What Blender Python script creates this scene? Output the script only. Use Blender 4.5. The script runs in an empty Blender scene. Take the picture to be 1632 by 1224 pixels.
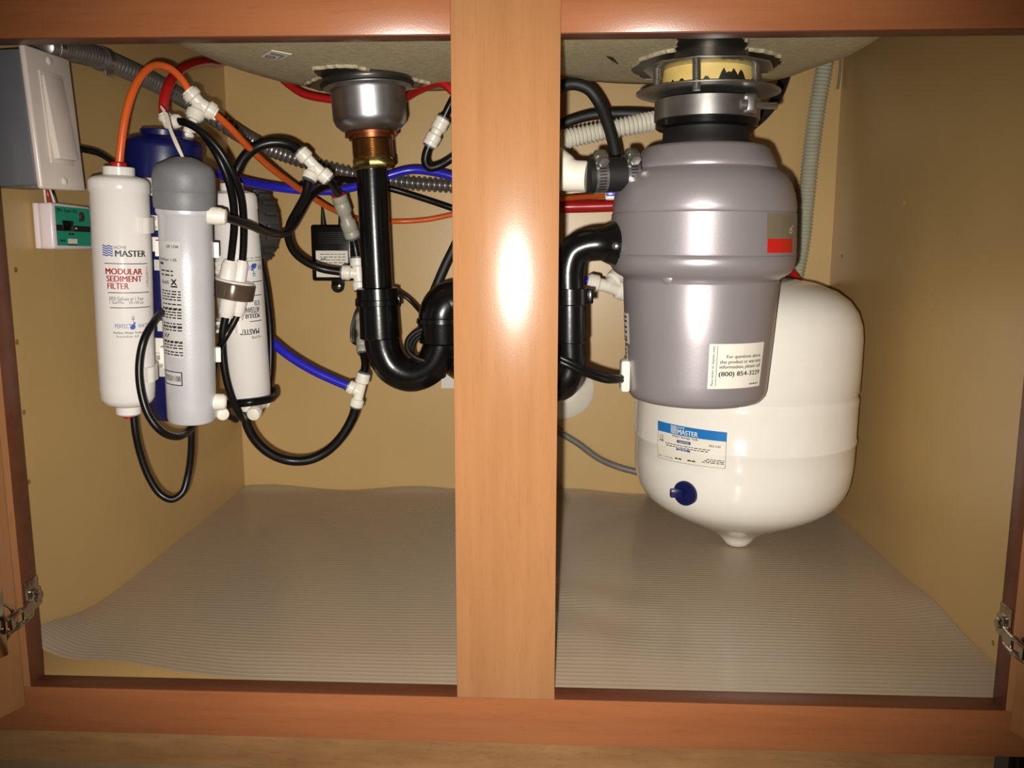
import bpy, bmesh, math, random
from mathutils import Vector, Matrix
random.seed(7)
sc = bpy.context.scene
COL = sc.collection
PI = math.pi
# ------------------------------------------------------------------ camera
# all plans below are in millimetres, the scene itself is in metres
F = 1378.2116
CAM = Vector((33.43, -626.45, 350.29))
pitch, yaw, roll = 0.1603, 0.0458, 0.0009
FWD = Vector((-math.sin(yaw)*math.cos(pitch), math.cos(yaw)*math.cos(pitch), -math.sin(pitch)))
RT = Vector((math.cos(yaw), math.sin(yaw), 0)); UPV = RT.cross(FWD)
RGT = math.cos(roll)*RT + math.sin(roll)*UPV
UPV = -math.sin(roll)*RT + math.cos(roll)*UPV
cd = bpy.data.cameras.new('camera'); cam = bpy.data.objects.new('camera', cd); COL.objects.link(cam)
cd.sensor_fit = 'HORIZONTAL'; cd.sensor_width = 36.0; cd.lens = 36.0*F/1632.0
cd.clip_start = 0.01; cd.clip_end = 50
m = Matrix((RGT, UPV, -FWD)).transposed().to_4x4(); m.translation = CAM*0.001
cam.matrix_world = m
sc.camera = cam
# ------------------------------------------------------------------ light
sc.view_settings.view_transform = 'Standard'; sc.view_settings.look = 'None'
sc.view_settings.exposure = 0.0; sc.view_settings.gamma = 1.0; sc.view_settings.use_curve_mapping = False
w = bpy.data.worlds.new('kitchen_dim'); sc.world = w; w.use_nodes = True
w.node_tree.nodes['Background'].inputs[0].default_value = (1.0, 0.72, 0.5, 1)
w.node_tree.nodes['Background'].inputs[1].default_value = 0.018
ld = bpy.data.lights.new('camera_flash', 'SPOT'); fl = bpy.data.objects.new('camera_flash', ld); COL.objects.link(fl)
ld.energy = 37.5; ld.color = (1.0, 0.95, 0.87); ld.shadow_soft_size = 0.004
ld.spot_size = math.radians(88); ld.spot_blend = 1.0
fm = m.copy(); fm.translation = Vector((0.021, -0.6264, 0.3370)); fl.matrix_world = fm
# ------------------------------------------------------------------ pixel to place helpers (millimetres)
def ray(x, y): return FWD + RGT*((x-816)/F) - UPV*((y-612)/F)
def PY(x, y, Y): d = ray(x, y); return CAM + d*((Y-CAM.y)/d.y)
def PZ(x, y, Z): d = ray(x, y); return CAM + d*((Z-CAM.z)/d.z)
def PX(x, y, X): d = ray(x, y); return CAM + d*((X-CAM.x)/d.x)
def depth(p): return (p-CAM).dot(FWD)
def proj(p):
    q = p-CAM; d = q.dot(FWD)
    return 816+F*q.dot(RGT)/d, 612-F*q.dot(UPV)/d
# ------------------------------------------------------------------ materials
def lin(c):
    o = []
    for v in c:
        v /= 255.0
        o.append(v/12.92 if v <= .04045 else ((v+.055)/1.055)**2.4)
    return (o[0], o[1], o[2], 1)
MATS = {}
def mat(name, col, rough=.5, metal=0., var=.06, scale=60., bump=0., bscale=400., coat=0., spec=.5, trans=0., alpha=1., stretch=(1, 1, 1)):
    if name in MATS: return MATS[name]
    M = bpy.data.materials.new(name); M.use_nodes = True; nt = M.node_tree; N = nt.nodes; L = nt.links
    b = N['Principled BSDF']
    tc = N.new('ShaderNodeTexCoord'); mp = N.new('ShaderNodeMapping'); mp.inputs['Scale'].default_value = stretch
    L.new(tc.outputs['Object'], mp.inputs[0])
    nz = N.new('ShaderNodeTexNoise'); nz.inputs['Scale'].default_value = scale; nz.inputs['Detail'].default_value = 4
    L.new(mp.outputs[0], nz.inputs[0])
    cr = N.new('ShaderNodeValToRGB'); c = lin(col)
    cr.color_ramp.elements[0].position = .3; cr.color_ramp.elements[1].position = .7
    cr.color_ramp.elements[0].color = (c[0]*(1-var), c[1]*(1-var), c[2]*(1-var), 1)
    cr.color_ramp.elements[1].color = (min(1, c[0]*(1+var)), min(1, c[1]*(1+var)), min(1, c[2]*(1+var)), 1)
    L.new(nz.outputs[0], cr.inputs[0]); L.new(cr.outputs[0], b.inputs['Base Color'])
    b.inputs['Roughness'].default_value = rough; b.inputs['Metallic'].default_value = metal
    b.inputs['Coat Weight'].default_value = coat; b.inputs['Coat Roughness'].default_value = .08
    b.inputs['Specular IOR Level'].default_value = spec
    b.inputs['Transmission Weight'].default_value = trans; b.inputs['Alpha'].default_value = alpha
    if bump:
        n2 = N.new('ShaderNodeTexNoise'); n2.inputs['Scale'].default_value = bscale; n2.inputs['Detail'].default_value = 3
        L.new(mp.outputs[0], n2.inputs[0])
        bp = N.new('ShaderNodeBump'); bp.inputs['Strength'].default_value = bump; bp.inputs['Distance'].default_value = .001
        L.new(n2.outputs[0], bp.inputs['Height']); L.new(bp.outputs[0], b.inputs['Normal'])
    MATS[name] = M
    return M
def wood(name, dark, light, stretch, rough=.3, fleck=0.5):
    M = bpy.data.materials.new(name); M.use_nodes = True; nt = M.node_tree; N = nt.nodes; L = nt.links
    b = N['Principled BSDF']; tc = N.new('ShaderNodeTexCoord')
    mp = N.new('ShaderNodeMapping'); mp.inputs['Scale'].default_value = stretch; L.new(tc.outputs['Object'], mp.inputs[0])
    n1 = N.new('ShaderNodeTexNoise'); n1.inputs['Scale'].default_value = 3.0; n1.inputs['Detail'].default_value = 7; n1.inputs['Roughness'].default_value = .62
    n2 = N.new('ShaderNodeTexNoise'); n2.inputs['Scale'].default_value = 30.0; n2.inputs['Detail'].default_value = 3
    L.new(mp.outputs[0], n1.inputs[0]); L.new(mp.outputs[0], n2.inputs[0])
    cr = N.new('ShaderNodeValToRGB'); e = cr.color_ramp.elements
    e[0].position = .3; e[0].color = lin(dark); e[1].position = .68; e[1].color = lin(light)
    L.new(n1.outputs[0], cr.inputs[0])
    c2 = N.new('ShaderNodeValToRGB'); c2.color_ramp.elements[0].position = .3; c2.color_ramp.elements[1].position = .42
    c2.color_ramp.elements[0].color = (1-fleck*.5, 1-fleck*.55, 1-fleck*.6, 1); c2.color_ramp.elements[1].color = (1, 1, 1, 1)
    L.new(n2.outputs[0], c2.inputs[0])
    mx = N.new('ShaderNodeMix'); mx.data_type = 'RGBA'; mx.blend_type = 'MULTIPLY'; mx.inputs[0].default_value = 1
    L.new(cr.outputs[0], mx.inputs[6]); L.new(c2.outputs[0], mx.inputs[7]); L.new(mx.outputs[2], b.inputs['Base Color'])
    b.inputs['Roughness'].default_value = rough; b.inputs['Specular IOR Level'].default_value = .4
    n3 = N.new('ShaderNodeTexNoise'); n3.inputs['Scale'].default_value = 900; n3.inputs['Detail'].default_value = 2
    L.new(tc.outputs['Object'], n3.inputs[0])
    bp = N.new('ShaderNodeBump'); bp.inputs['Strength'].default_value = .06; bp.inputs['Distance'].default_value = .0004
    L.new(n3.outputs[0], bp.inputs['Height']); L.new(bp.outputs[0], b.inputs['Normal'])
    return M
WOODV = wood('maple_upright_grain', (151, 104, 66), (161, 114, 75), (22, 22, 1.6), .24, .16)
WOODH = wood('maple_level_grain', (140, 84, 51), (153, 95, 59), (1.6, 22, 22), .22, .16)
PLY = wood('toe_kick_plywood', (122, 84, 48), (158, 118, 76), (2.2, 12, 12), .6, .3)
MEL = mat('tan_melamine_panel', (192, 160, 106), .34, var=.05, scale=7, bump=.08, bscale=900)
MELF = mat('tan_melamine_bottom', (200, 164, 106), .4, var=.05, scale=9, bump=.1, bscale=700)
WOODE = wood('dark_stained_edge', (92, 50, 32), (108, 62, 40), (1.6, 22, 22), .4, .2)
TILE = mat('kitchen_floor_tile', (150, 128, 100), .5, var=.12, scale=20)
BLACKP = mat('black_abs_plastic', (13, 12, 12), .24, var=.15, scale=90, bump=.06, bscale=260, spec=.4)
BLACKT = mat('black_tubing', (13, 12, 12), .34, var=.1, spec=.35)
BLACKR = mat('black_rubber', (20, 19, 19), .55, var=.15)
ORANGE = mat('orange_tubing', (214, 92, 34), .32, var=.05)
RED = mat('red_tubing', (168, 24, 26), .3, var=.05)
BLUE = mat('blue_tubing', (36, 34, 172), .3, var=.05)
NAVY = mat('navy_plastic', (13, 19, 74), .33, var=.06, bump=.05)
WHITE = mat('white_plastic', (232, 226, 218), .25, var=.02, bump=.03)
FILTW = mat('white_filter_plastic', (222, 217, 212), .16, var=.015, scale=20, bump=.03, bscale=60)
FITW = mat('white_fitting_plastic', (226, 220, 206), .33, var=.03)
GREYF = mat('grey_fitting_plastic', (150, 146, 132), .4, var=.04)
COLLET = mat('dark_grey_collet', (84, 86, 92), .4)
PLATEW = mat('ivory_plate_plastic', (214, 202, 192), .28, var=.02)
BOXG = mat('grey_painted_steel', (104, 104, 110), .4, metal=.2, var=.08, scale=25)
PINKW = mat('pinkish_white_plastic', (226, 212, 214), .3, var=.02)
GREEN = mat('teal_face_print', (44, 150, 122), .25, var=.05)
INK = mat('black_ink', (24, 20, 20), .5)
INKR = mat('red_ink', (150, 36, 34), .5)
INKB = mat('blue_ink', (58, 84, 160), .5)
INKP = mat('bright_blue_print', (22, 116, 190), .4)
PAPER = mat('white_label_paper', (232, 226, 212), .45, var=.02)
PAPERG = mat('grey_label_film', (196, 194, 190), .35, var=.03)
UVB = mat('brushed_grey_plastic', (204, 204, 206), .32, metal=.25, var=.04, scale=40, bump=.1, bscale=800)
UVCAP = mat('grey_rubber_cap', (112, 113, 115), .5, var=.08, bump=.15, bscale=500)
STEEL = mat('brushed_steel', (186, 186, 190), .36, metal=1., var=.1, scale=60)
ZINC = mat('zinc_plated_steel', (178, 177, 172), .34, metal=.95, var=.12, scale=70)
CHROME = mat('nickel_hinge_metal', (188, 180, 168), .18, metal=1., var=.06)
DSTEEL = mat('dark_bare_steel', (96, 92, 86), .35, metal=.9, var=.25, scale=30)
CONDUIT = mat('galvanised_conduit', (150, 147, 144), .3, metal=.8, var=.12, scale=60)
COPPER = mat('copper_nut', (190, 120, 84), .3, metal=1., var=.12)
BRASS = mat('brass_nut', (176, 160, 104), .25, metal=1., var=.1)
BRONZE = mat('brown_brass_thread', (190, 160, 122), .25, metal=1., var=.1)
SINKC = mat('sprayed_sink_coating', (196, 182, 146), .85, var=.12, scale=160, bump=.9, bscale=420)
TORN = mat('torn_coating_edge', (172, 162, 134), .9, var=.2, bump=.6)
DISP = mat('silver_disposer_shell', (160, 153, 156), .38, metal=.45, var=.025, scale=10, bump=.03)
PUTTY = mat('yellowed_ring', (214, 186, 110), .45, var=.18, scale=25)
TANKW = mat('white_enamel', (238, 234, 226), .1, var=.015, bump=.03, bscale=40, coat=.3)
CORRW = mat('pale_corrugated_hose', (204, 200, 184), .4, var=.05)
CORRG = mat('translucent_grey_hose', (178, 178, 158), .35, var=.06)
PIPEW = mat('white_pipe', (232, 226, 212), .3, var=.02)
GREYC = mat('grey_cable_jacket', (112, 108, 100), .45, var=.06)
WIREW = mat('white_wire', (222, 214, 200), .45)
BROWNV = mat('smoky_brown_plastic', (92, 76, 64), .18, metal=.25, var=.1)
GEAR = mat('charcoal_ribbed_plastic', (52, 48, 46), .4, var=.08)
LABELT = mat('olive_grey_label', (118, 108, 88), .3)
LABELR = mat('red_label', (196, 30, 24), .3)
def liner_mat():
    M = bpy.data.materials.new('clear_ribbed_vinyl'); M.use_nodes = True; nt = M.node_tree; N = nt.nodes; L = nt.links
    b = N['Principled BSDF']; b.inputs['Base Color'].default_value = lin((192, 178, 158)); b.inputs['Roughness'].default_value = .16
    b.inputs['Specular IOR Level'].default_value = .55
    tr = N.new('ShaderNodeBsdfTransparent'); tr.inputs[0].default_value = (.93, .92, .9, 1)
    mx = N.new('ShaderNodeMixShader'); mx.inputs[0].default_value = .62
    L.new(tr.outputs[0], mx.inputs[1]); L.new(b.outputs[0], mx.inputs[2]); L.new(mx.outputs[0], N['Material Output'].inputs[0])
    return M
LINER = liner_mat()
# ------------------------------------------------------------------ mesh builder
class MB:
    def __init__(s): s.v = []; s.f = []
    def add(s, vs, fs):
        n = len(s.v); s.v += [Vector(q) for q in vs]; s.f += [tuple(i+n for i in q) for q in fs]; return s
    def box(s, c, size, bev=0., R=None, seg=2):
        bm = bmesh.new(); bmesh.ops.create_cube(bm, size=1)
        for q in bm.verts: q.co = Vector((q.co.x*size[0], q.co.y*size[1], q.co.z*size[2]))
        if bev: bmesh.ops.bevel(bm, geom=bm.edges[:], offset=bev, segments=seg, profile=.5, affect='EDGES')
        bm.verts.index_update(); R = R or Matrix.Identity(3); c = Vector(c)
        s.add([R @ q.co + c for q in bm.verts], [[q.index for q in f.verts] for f in bm.faces]); bm.free(); return s
    def lathe(s, prof, base, axis=(0, 0, 1), seg=40, ref=None, cap=True):
        e = Vector(axis).normalized(); t = Vector(ref) if ref else (Vector((1, 0, 0)) if abs(e.x) < .9 else Vector((0, 1, 0)))
        u = (t-e*t.dot(e)).normalized(); w_ = e.cross(u); base = Vector(base); vs = []; fs = []
        for r, h in prof:
            for k in range(seg):
                a = 2*PI*k/seg; vs.append(base+e*h+(u*math.cos(a)+w_*math.sin(a))*max(r, .01))
        for i in range(len(prof)-1):
            for k in range(seg):
                k2 = (k+1) % seg; fs.append((i*seg+k, i*seg+k2, (i+1)*seg+k2, (i+1)*seg+k))
        if cap:
            fs.append(tuple(range(seg-1, -1, -1))); fs.append(tuple(range((len(prof)-1)*seg, len(prof)*seg)))
        return s.add(vs, fs)
    def tube(s, pts, r, seg=12, cap=True, closed=False):
        n = len(pts); rr = r if isinstance(r, (list, tuple)) else [r]*n; vs = []; fs = []; u = None
        for i, p in enumerate(pts):
            t = (pts[min(i+1, n-1)]-pts[max(i-1, 0)])
            if closed: t = pts[(i+1) % n]-pts[i-1]
            t.normalize()
            if u is None:
                u = t.cross(Vector((0, 0, 1)))
                if u.length < .1: u = t.cross(Vector((1, 0, 0)))
            u = (u-t*u.dot(t)).normalized(); w_ = t.cross(u)
            for k in range(seg):
                a = 2*PI*k/seg; vs.append(p+(u*math.cos(a)+w_*math.sin(a))*rr[i])
        for i in range(n if closed else n-1):
            for k in range(seg):
                k2 = (k+1) % seg; j = (i+1) % n; fs.append((i*seg+k, i*seg+k2, j*seg+k2, j*seg+k))
        if cap and not closed:
            fs.append(tuple(range(seg-1, -1, -1))); fs.append(tuple(range((n-1)*seg, n*seg)))
        return s.add(vs, fs)
    def prism(s, poly, d):
        n = len(poly); d = Vector(d); vs = [Vector(p) for p in poly]+[Vector(p)+d for p in poly]
        fs = [tuple(range(n-1, -1, -1)), tuple(range(n, 2*n))]+[(i, (i+1) % n, n+(i+1) % n, n+i) for i in range(n)]
        return s.add(vs, fs)
def spline(pts, n=10):
    P = [Vector(p) for p in pts]; P = [P[0]*2-P[1]]+P+[P[-1]*2-P[-2]]; out = []
    for i in range(1, len(P)-2):
        p0, p1, p2, p3 = P[i-1:i+3]
        d1 = max((p1-p0).length, 1e-6)**.5; d2 = max((p2-p1).length, 1e-6)**.5; d3 = max((p3-p2).length, 1e-6)**.5
        m1 = (p1-p0)/d1-(p2-p0)/(d1+d2)+(p2-p1)/d2; m2 = (p2-p1)/d2-(p3-p1)/(d2+d3)+(p3-p2)/d3
        m1 *= d2; m2 *= d2
        for k in range(n):
            t = k/n; t2 = t*t; t3 = t2*t
            out.append(p1*(2*t3-3*t2+1)+m1*(t3-2*t2+t)+p2*(-2*t3+3*t2)+m2*(t3-t2))
    out.append(P[-2]); return out
def resample(pts, step):
    out = [pts[0].copy()]; acc = 0.
    for a, b in zip(pts, pts[1:]):
        L = (b-a).length
        if L < 1e-9: continue
        t = step-acc
        while t <= L: out.append(a+(b-a)*(t/L)); t += step
        acc = (acc+L) % step
    return out
def px(lst): return [PY(*q) if len(q) == 3 else Vector(q[1:]) for q in lst]
# ------------------------------------------------------------------ object helpers
def origin_of(parent):
    o = Vector((0, 0, 0))
    while parent is not None: o += parent.location; parent = parent.parent
    return o*1000
def link(name, mb, material, origin, parent=None, flat=False):
    me = bpy.data.meshes.new(name); me.from_pydata([(q-origin)*.001 for q in mb.v], [], mb.f); me.update()
    bm = bmesh.new(); bm.from_mesh(me); bmesh.ops.recalc_face_normals(bm, faces=bm.faces); bm.to_mesh(me); bm.free()
    if not flat:
        me.polygons.foreach_set('use_smooth', [True]*len(me.polygons)); me.set_sharp_from_angle(angle=math.radians(38))
    me.materials.append(material); o = bpy.data.objects.new(name, me); COL.objects.link(o)
    if parent is not None: o.parent = parent
    return o
def tag(o, label, cat, group=None):
    o['label'] = label; o['category'] = cat
    if group: o['group'] = group
    return o
def thing(name, label, cat, loc, group=None):
    o = bpy.data.objects.new(name, None); COL.objects.link(o); o.location = Vector(loc)*.001; o.empty_display_size = .01
    return tag(o, label, cat, group)
def part(name, mb, material, parent, label=None, flat=False):
    o = link(name, mb, material, origin_of(parent), parent, flat)
    if label: o['label'] = label
    if 'lettering' in name or 'print' in name or name in ('slot', 'vent_rib', 'cable', 'clip_bridge'): o['kind'] = 'stuff'
    return o
def solo(name, mb, material, label, cat, group=None):
    lo = Vector((min(q.x for q in mb.v), min(q.y for q in mb.v), min(q.z for q in mb.v)))
    hi = Vector((max(q.x for q in mb.v), max(q.y for q in mb.v), max(q.z for q in mb.v)))
    og = Vector(((lo.x+hi.x)/2, (lo.y+hi.y)/2, lo.z))
    o = link(name, mb, material, og); o.location = og*.001
    return tag(o, label, cat, group)
def struct(name, mb, material):
    o = solo(name, mb, material, 'x', 'x'); del o['label']; del o['category']; o['kind'] = 'structure'; return o
# ------------------------------------------------------------------ printing on surfaces
_tc = {}
def glyphs(text, bold=0.):
    bold = 0.
    k = (text, bold)
    if k not in _tc:
        c = bpy.data.curves.new('t', 'FONT'); c.body = text; c.size = 1; c.offset = bold; c.resolution_u = 3; c.space_line = 1.0
        o = bpy.data.objects.new('t', c); me = bpy.data.meshes.new_from_object(o)
        vs = [(v.co.x, v.co.y) for v in me.vertices]; fs = [tuple(p.vertices) for p in me.polygons]
        x0 = min(v[0] for v in vs); x1 = max(v[0] for v in vs); y0 = min(v[1] for v in vs); y1 = max(v[1] for v in vs)
        _tc[k] = ([((x-x0)/(x1-x0), (y-y0)/(y1-y0)) for x, y in vs], fs)
        bpy.data.objects.remove(o); bpy.data.curves.remove(c); bpy.data.meshes.remove(me)
    return _tc[k]
def rot01(s, t, k):
    for _ in range(k % 4): s, t = 1-t, s
    return s, t
def ptext(mb, mp, text, s0, s1, t0, t1, bold=0.012, rot=0, off=.25):
    vs, fs = glyphs(text); lines = len(text)
    e = 0.0 if bold <= 0 else (.07+bold*1.6)/lines     # stroke thickening along the line, as a share of its length
    for sh in ((0.,) if e == 0 else (-e/2, -e/6, e/6, e/2)):
        o = []
        for a, t in vs:
            a, t = rot01(a*(1-e)+e/2+sh, t, rot); o.append(mp(s0+(s1-s0)*a, t0+(t1-t0)*t, off))
        mb.add(o, fs)
def prect(mb, mp, s0, s1, t0, t1, off=.15, n=8, m_=1):
    vs = [mp(s0+(s1-s0)*i/n, t0+(t1-t0)*j/m_, off) for j in range(m_+1) for i in range(n+1)]
    mb.add(vs, [(j*(n+1)+i, j*(n+1)+i+1, (j+1)*(n+1)+i+1, (j+1)*(n+1)+i) for j in range(m_) for i in range(n)])
def pframe(mb, mp, s0, s1, t0, t1, ws, wt, off=.25):
    prect(mb, mp, s0, s1, t0, t0+wt, off); prect(mb, mp, s0, s1, t1-wt, t1, off)
    prect(mb, mp, s0, s0+ws, t0, t1, off, 1, 6); prect(mb, mp, s1-ws, s1, t0, t1, off, 1, 6)
def pdash(mb, mp, s0, s1, t0, t1, words, seed=1, off=.25):
    r = random.Random(seed); ws = [r.uniform(.5, 1.6) for _ in range(words)]; tot = sum(ws)+.35*(words-1); s = s0
    for q in ws:
        a = (s1-s0)*q/tot; prect(mb, mp, s, s+a, t0, t1, off, 2); s += a+(s1-s0)*.35/tot
def pwaves(mb, mp, s0, s1, t0, t1, n=5, off=.25):
    for j in range(n):
        tc = t0+(t1-t0)*(j+.5)/n; h = (t1-t0)/n*.27; vs = []; fs = []; N = 14
        for i in range(N+1):
            s = s0+(s1-s0)*i/N; dt = math.sin(i/N*4*PI)*h*.9
            vs += [mp(s, tc+dt-h, off), mp(s, tc+dt+h, off)]
        for i in range(N): fs.append((2*i, 2*i+2, 2*i+3, 2*i+1))
        mb.add(vs, fs)
def pblob(mb, mp, pts, off=.25):
    n = len(pts); cs = sum(p[0] for p in pts)/n; ct = sum(p[1] for p in pts)/n
    mb.add([mp(cs, ct, off)]+[mp(a, b, off) for a, b in pts], [(0, i+1, (i+1) % n+1) for i in range(n)])
def pemblem(mb, mp, s, t, ws, ht):
    pblob(mb, mp, [(s-.5*ws, t+.1*ht), (s-.3*ws, t), (s+.15*ws, t), (s+.4*ws, t+.14*ht), (s+.3*ws, t+.34*ht), (s+.05*ws, t+.4*ht), (s-.25*ws, t+.36*ht)])
    pblob(mb, mp, [(s+.12*ws, t+.36*ht), (s+.3*ws, t+.34*ht), (s+.42*ws, t+.5*ht), (s+.3*ws, t+.56*ht), (s+.16*ws, t+.5*ht)])
    prect(mb, mp, s+.02*ws, s+.1*ws, t+.4*ht, t+ht, .25, 1)
    for q in (-.16, .22): prect(mb, mp, s+(q-.03)*ws, s+(q+.03)*ws, t+.76*ht, t+.98*ht, .25, 1)
    prect(mb, mp, s-.19*ws, s+.25*ws, t+.72*ht, t+.77*ht, .25, 2)
def flatmap(p00, p10, p01, n):
    p00 = Vector(p00); eu = Vector(p10)-p00; ev = Vector(p01)-p00; n = Vector(n).normalized()
    return lambda s, t, off=0.: p00+eu*s+ev*t+n*off
class Cyl:
    """a turned body: axis from pixel/depth points, profile as (pixel row, half width in pixels)"""
    def __init__(s, top, bot, prof):
        s.b = PY(*bot); t = PY(*top); s.e = (t-s.b).normalized(); s.prof = []
        for row, half in prof:
            h = s.h_axis(row); s.prof.append((h, half*depth(s.b+s.e*h)/F))
        s.prof.sort(key=lambda q: q[0]) if False else None
        c = CAM-s.b; s.u = (c-s.e*c.dot(s.e)).normalized(); s.w = s.e.cross(s.u)
        if s.w.dot(RGT) < 0: s.w = -s.w
    def h_axis(s, row, lo=-900., hi=900.):
        for _ in range(50):
            m_ = (lo+hi)/2
            if proj(s.b+s.e*m_)[1] > row: lo = m_
            else: hi = m_
        return lo
    def r_at(s, h):
        P = s.prof
        for (h0, r0), (h1, r1) in zip(P, P[1:]):
            if min(h0, h1) <= h <= max(h0, h1) and abs(h1-h0) > 1e-6: return r0+(r1-r0)*(h-h0)/(h1-h0)
        return P[-1][1] if abs(h-P[-1][0]) < abs(h-P[0][0]) else P[0][1]
    def pt(s, a, h, off=0.):
        r = s.r_at(h)+off; return s.b+s.e*h+(s.u*math.cos(a)+s.w*math.sin(a))*r
    def lathe(s, mb, prof=None, seg=48):
        P = prof if prof else s.prof
        return mb.lathe([(r, h) for h, r in P], s.b, s.e, seg)
    def sub(s, rows): return [(s.h_axis(y), hw*depth(s.b+s.e*s.h_axis(y))/F) for y, hw in rows]
    def find(s, x, y):
        a, h = 0., s.h_axis(y)
        for _ in range(25):
            lo, hi = -900., 900.
            for _ in range(40):
                m_ = (lo+hi)/2
                if proj(s.pt(a, m_))[1] > y: lo = m_
                else: hi = m_
            h = lo; lo, hi = -1.45, 1.45
            for _ in range(40):
                m_ = (lo+hi)/2
                if proj(s.pt(m_, h))[0] < x: lo = m_
                else: hi = m_
            a = lo
        return a, h
    def region(s, x0, x1, ytop, ybot):
        ym = (ytop+ybot)/2; a0, _ = s.find(x0, ym); a1, _ = s.find(x1, ym)
        xm = (x0+x1)/2; _, h1 = s.find(xm, ytop); _, h0 = s.find(xm, ybot)
        return lambda q, t, off=0.: s.pt(a0+(a1-a0)*q, h0+(h1-h0)*t, off)
# ================================================================== STRUCTURE
AX, DEP, OH = 407.2, 564.0, 493.8           # half width inside, depth to the back panel, opening height
TOPZ = 700.0
struct('wall_left', MB().box((-AX-6, DEP/2+10, TOPZ/2-6), (12, DEP-18+20, TOPZ+12)), MEL)
struct('wall_right', MB().box((AX+6, DEP/2+10, TOPZ/2-6), (12, DEP-18+20, TOPZ+12)), MEL)
struct('wall_back', MB().box((0, DEP+6, TOPZ/2-6), (2*AX, 12, TOPZ+12)), MEL)
struct('floor', MB().box((0, 19.2+(DEP-19.2)/2, -6), (2*AX, DEP-19.2, 12)), MELF)
struct('ceiling', MB().box((0, DEP/2, TOPZ+10), (2*AX+24, DEP+60, 19)), PLY)
struct('baseboard_front', MB().box((-90, 82, -77), (2*AX+200, 14, 74)), PLY)
kf = struct('floor_kitchen', MB().box((0, -420, -124), (1900, 1030, 20)), TILE)
for nm, sx, pts in (('wall_left', -1, ((27, 545), (38, 657), (25, 430), (46, 768))), ('wall_right', 1, ((1617, 790), (1583, 1025), (1440, 323), (1432, 414), (1342, 408)))):
    for x, y in pts:
        c = PX(x, y, sx*AX); part('peg_hole', MB().lathe([(2.4, .5), (2.4, -.2), (1.4, -.25)], c, (sx, 0, 0), 12), TORN if 1400 < x < 1500 else PLY, bpy.data.objects[nm])
# ------------------------------------------------------------------ cabinet face frame and doors
ff = thing('sink_base_cabinet', 'orange-brown maple cabinet front with two open doors and a centre stile', 'cabinet', (0, 9.5, -38))
for sx in (-1, 1):
    part('top_rail', MB().box((sx*209.5, 9.5, OH+36), (343, 19, 72), .6), WOODH, ff)
part('bottom_rail', MB().box((0, 9.5, -19), (838, 19, 38), .6), WOODH, ff)
part('center_stile', MB().box((0, 9.4, (OH+72)/2), (76.2, 19.0, OH+71.6), .5), WOODV, ff)
part('side_stile', MB().box((-400, 9.5, TOPZ/2), (38, 19, TOPZ), .6), WOODV, ff)
part('side_stile', MB().box((400, 9.5, TOPZ/2), (38, 19, TOPZ), .6), WOODV, ff)
for sx in (-1, 1):
    part('edge_band', MB().box((sx*209.5, 9.7, .15), (342.6, 18.6, .5), .1), WOODE, ff, 'dark stained inner edge of the frame')
    part('edge_band', MB().box((sx*209.5, 9.7, OH-.2), (342.6, 18.6, .5), .1), WOODE, ff, 'dark stained inner edge of the frame')
    part('edge_band', MB().box((sx*380.9, 9.7, OH/2), (.5, 18.6, OH-.6), .1), WOODE, ff, 'dark stained inner edge of the frame')
for sx in (-1, 1):
    part('false_drawer_front', MB().box((sx*196, -9.8, 625), (376, 19, 130), 2), WOODH, ff)
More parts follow.
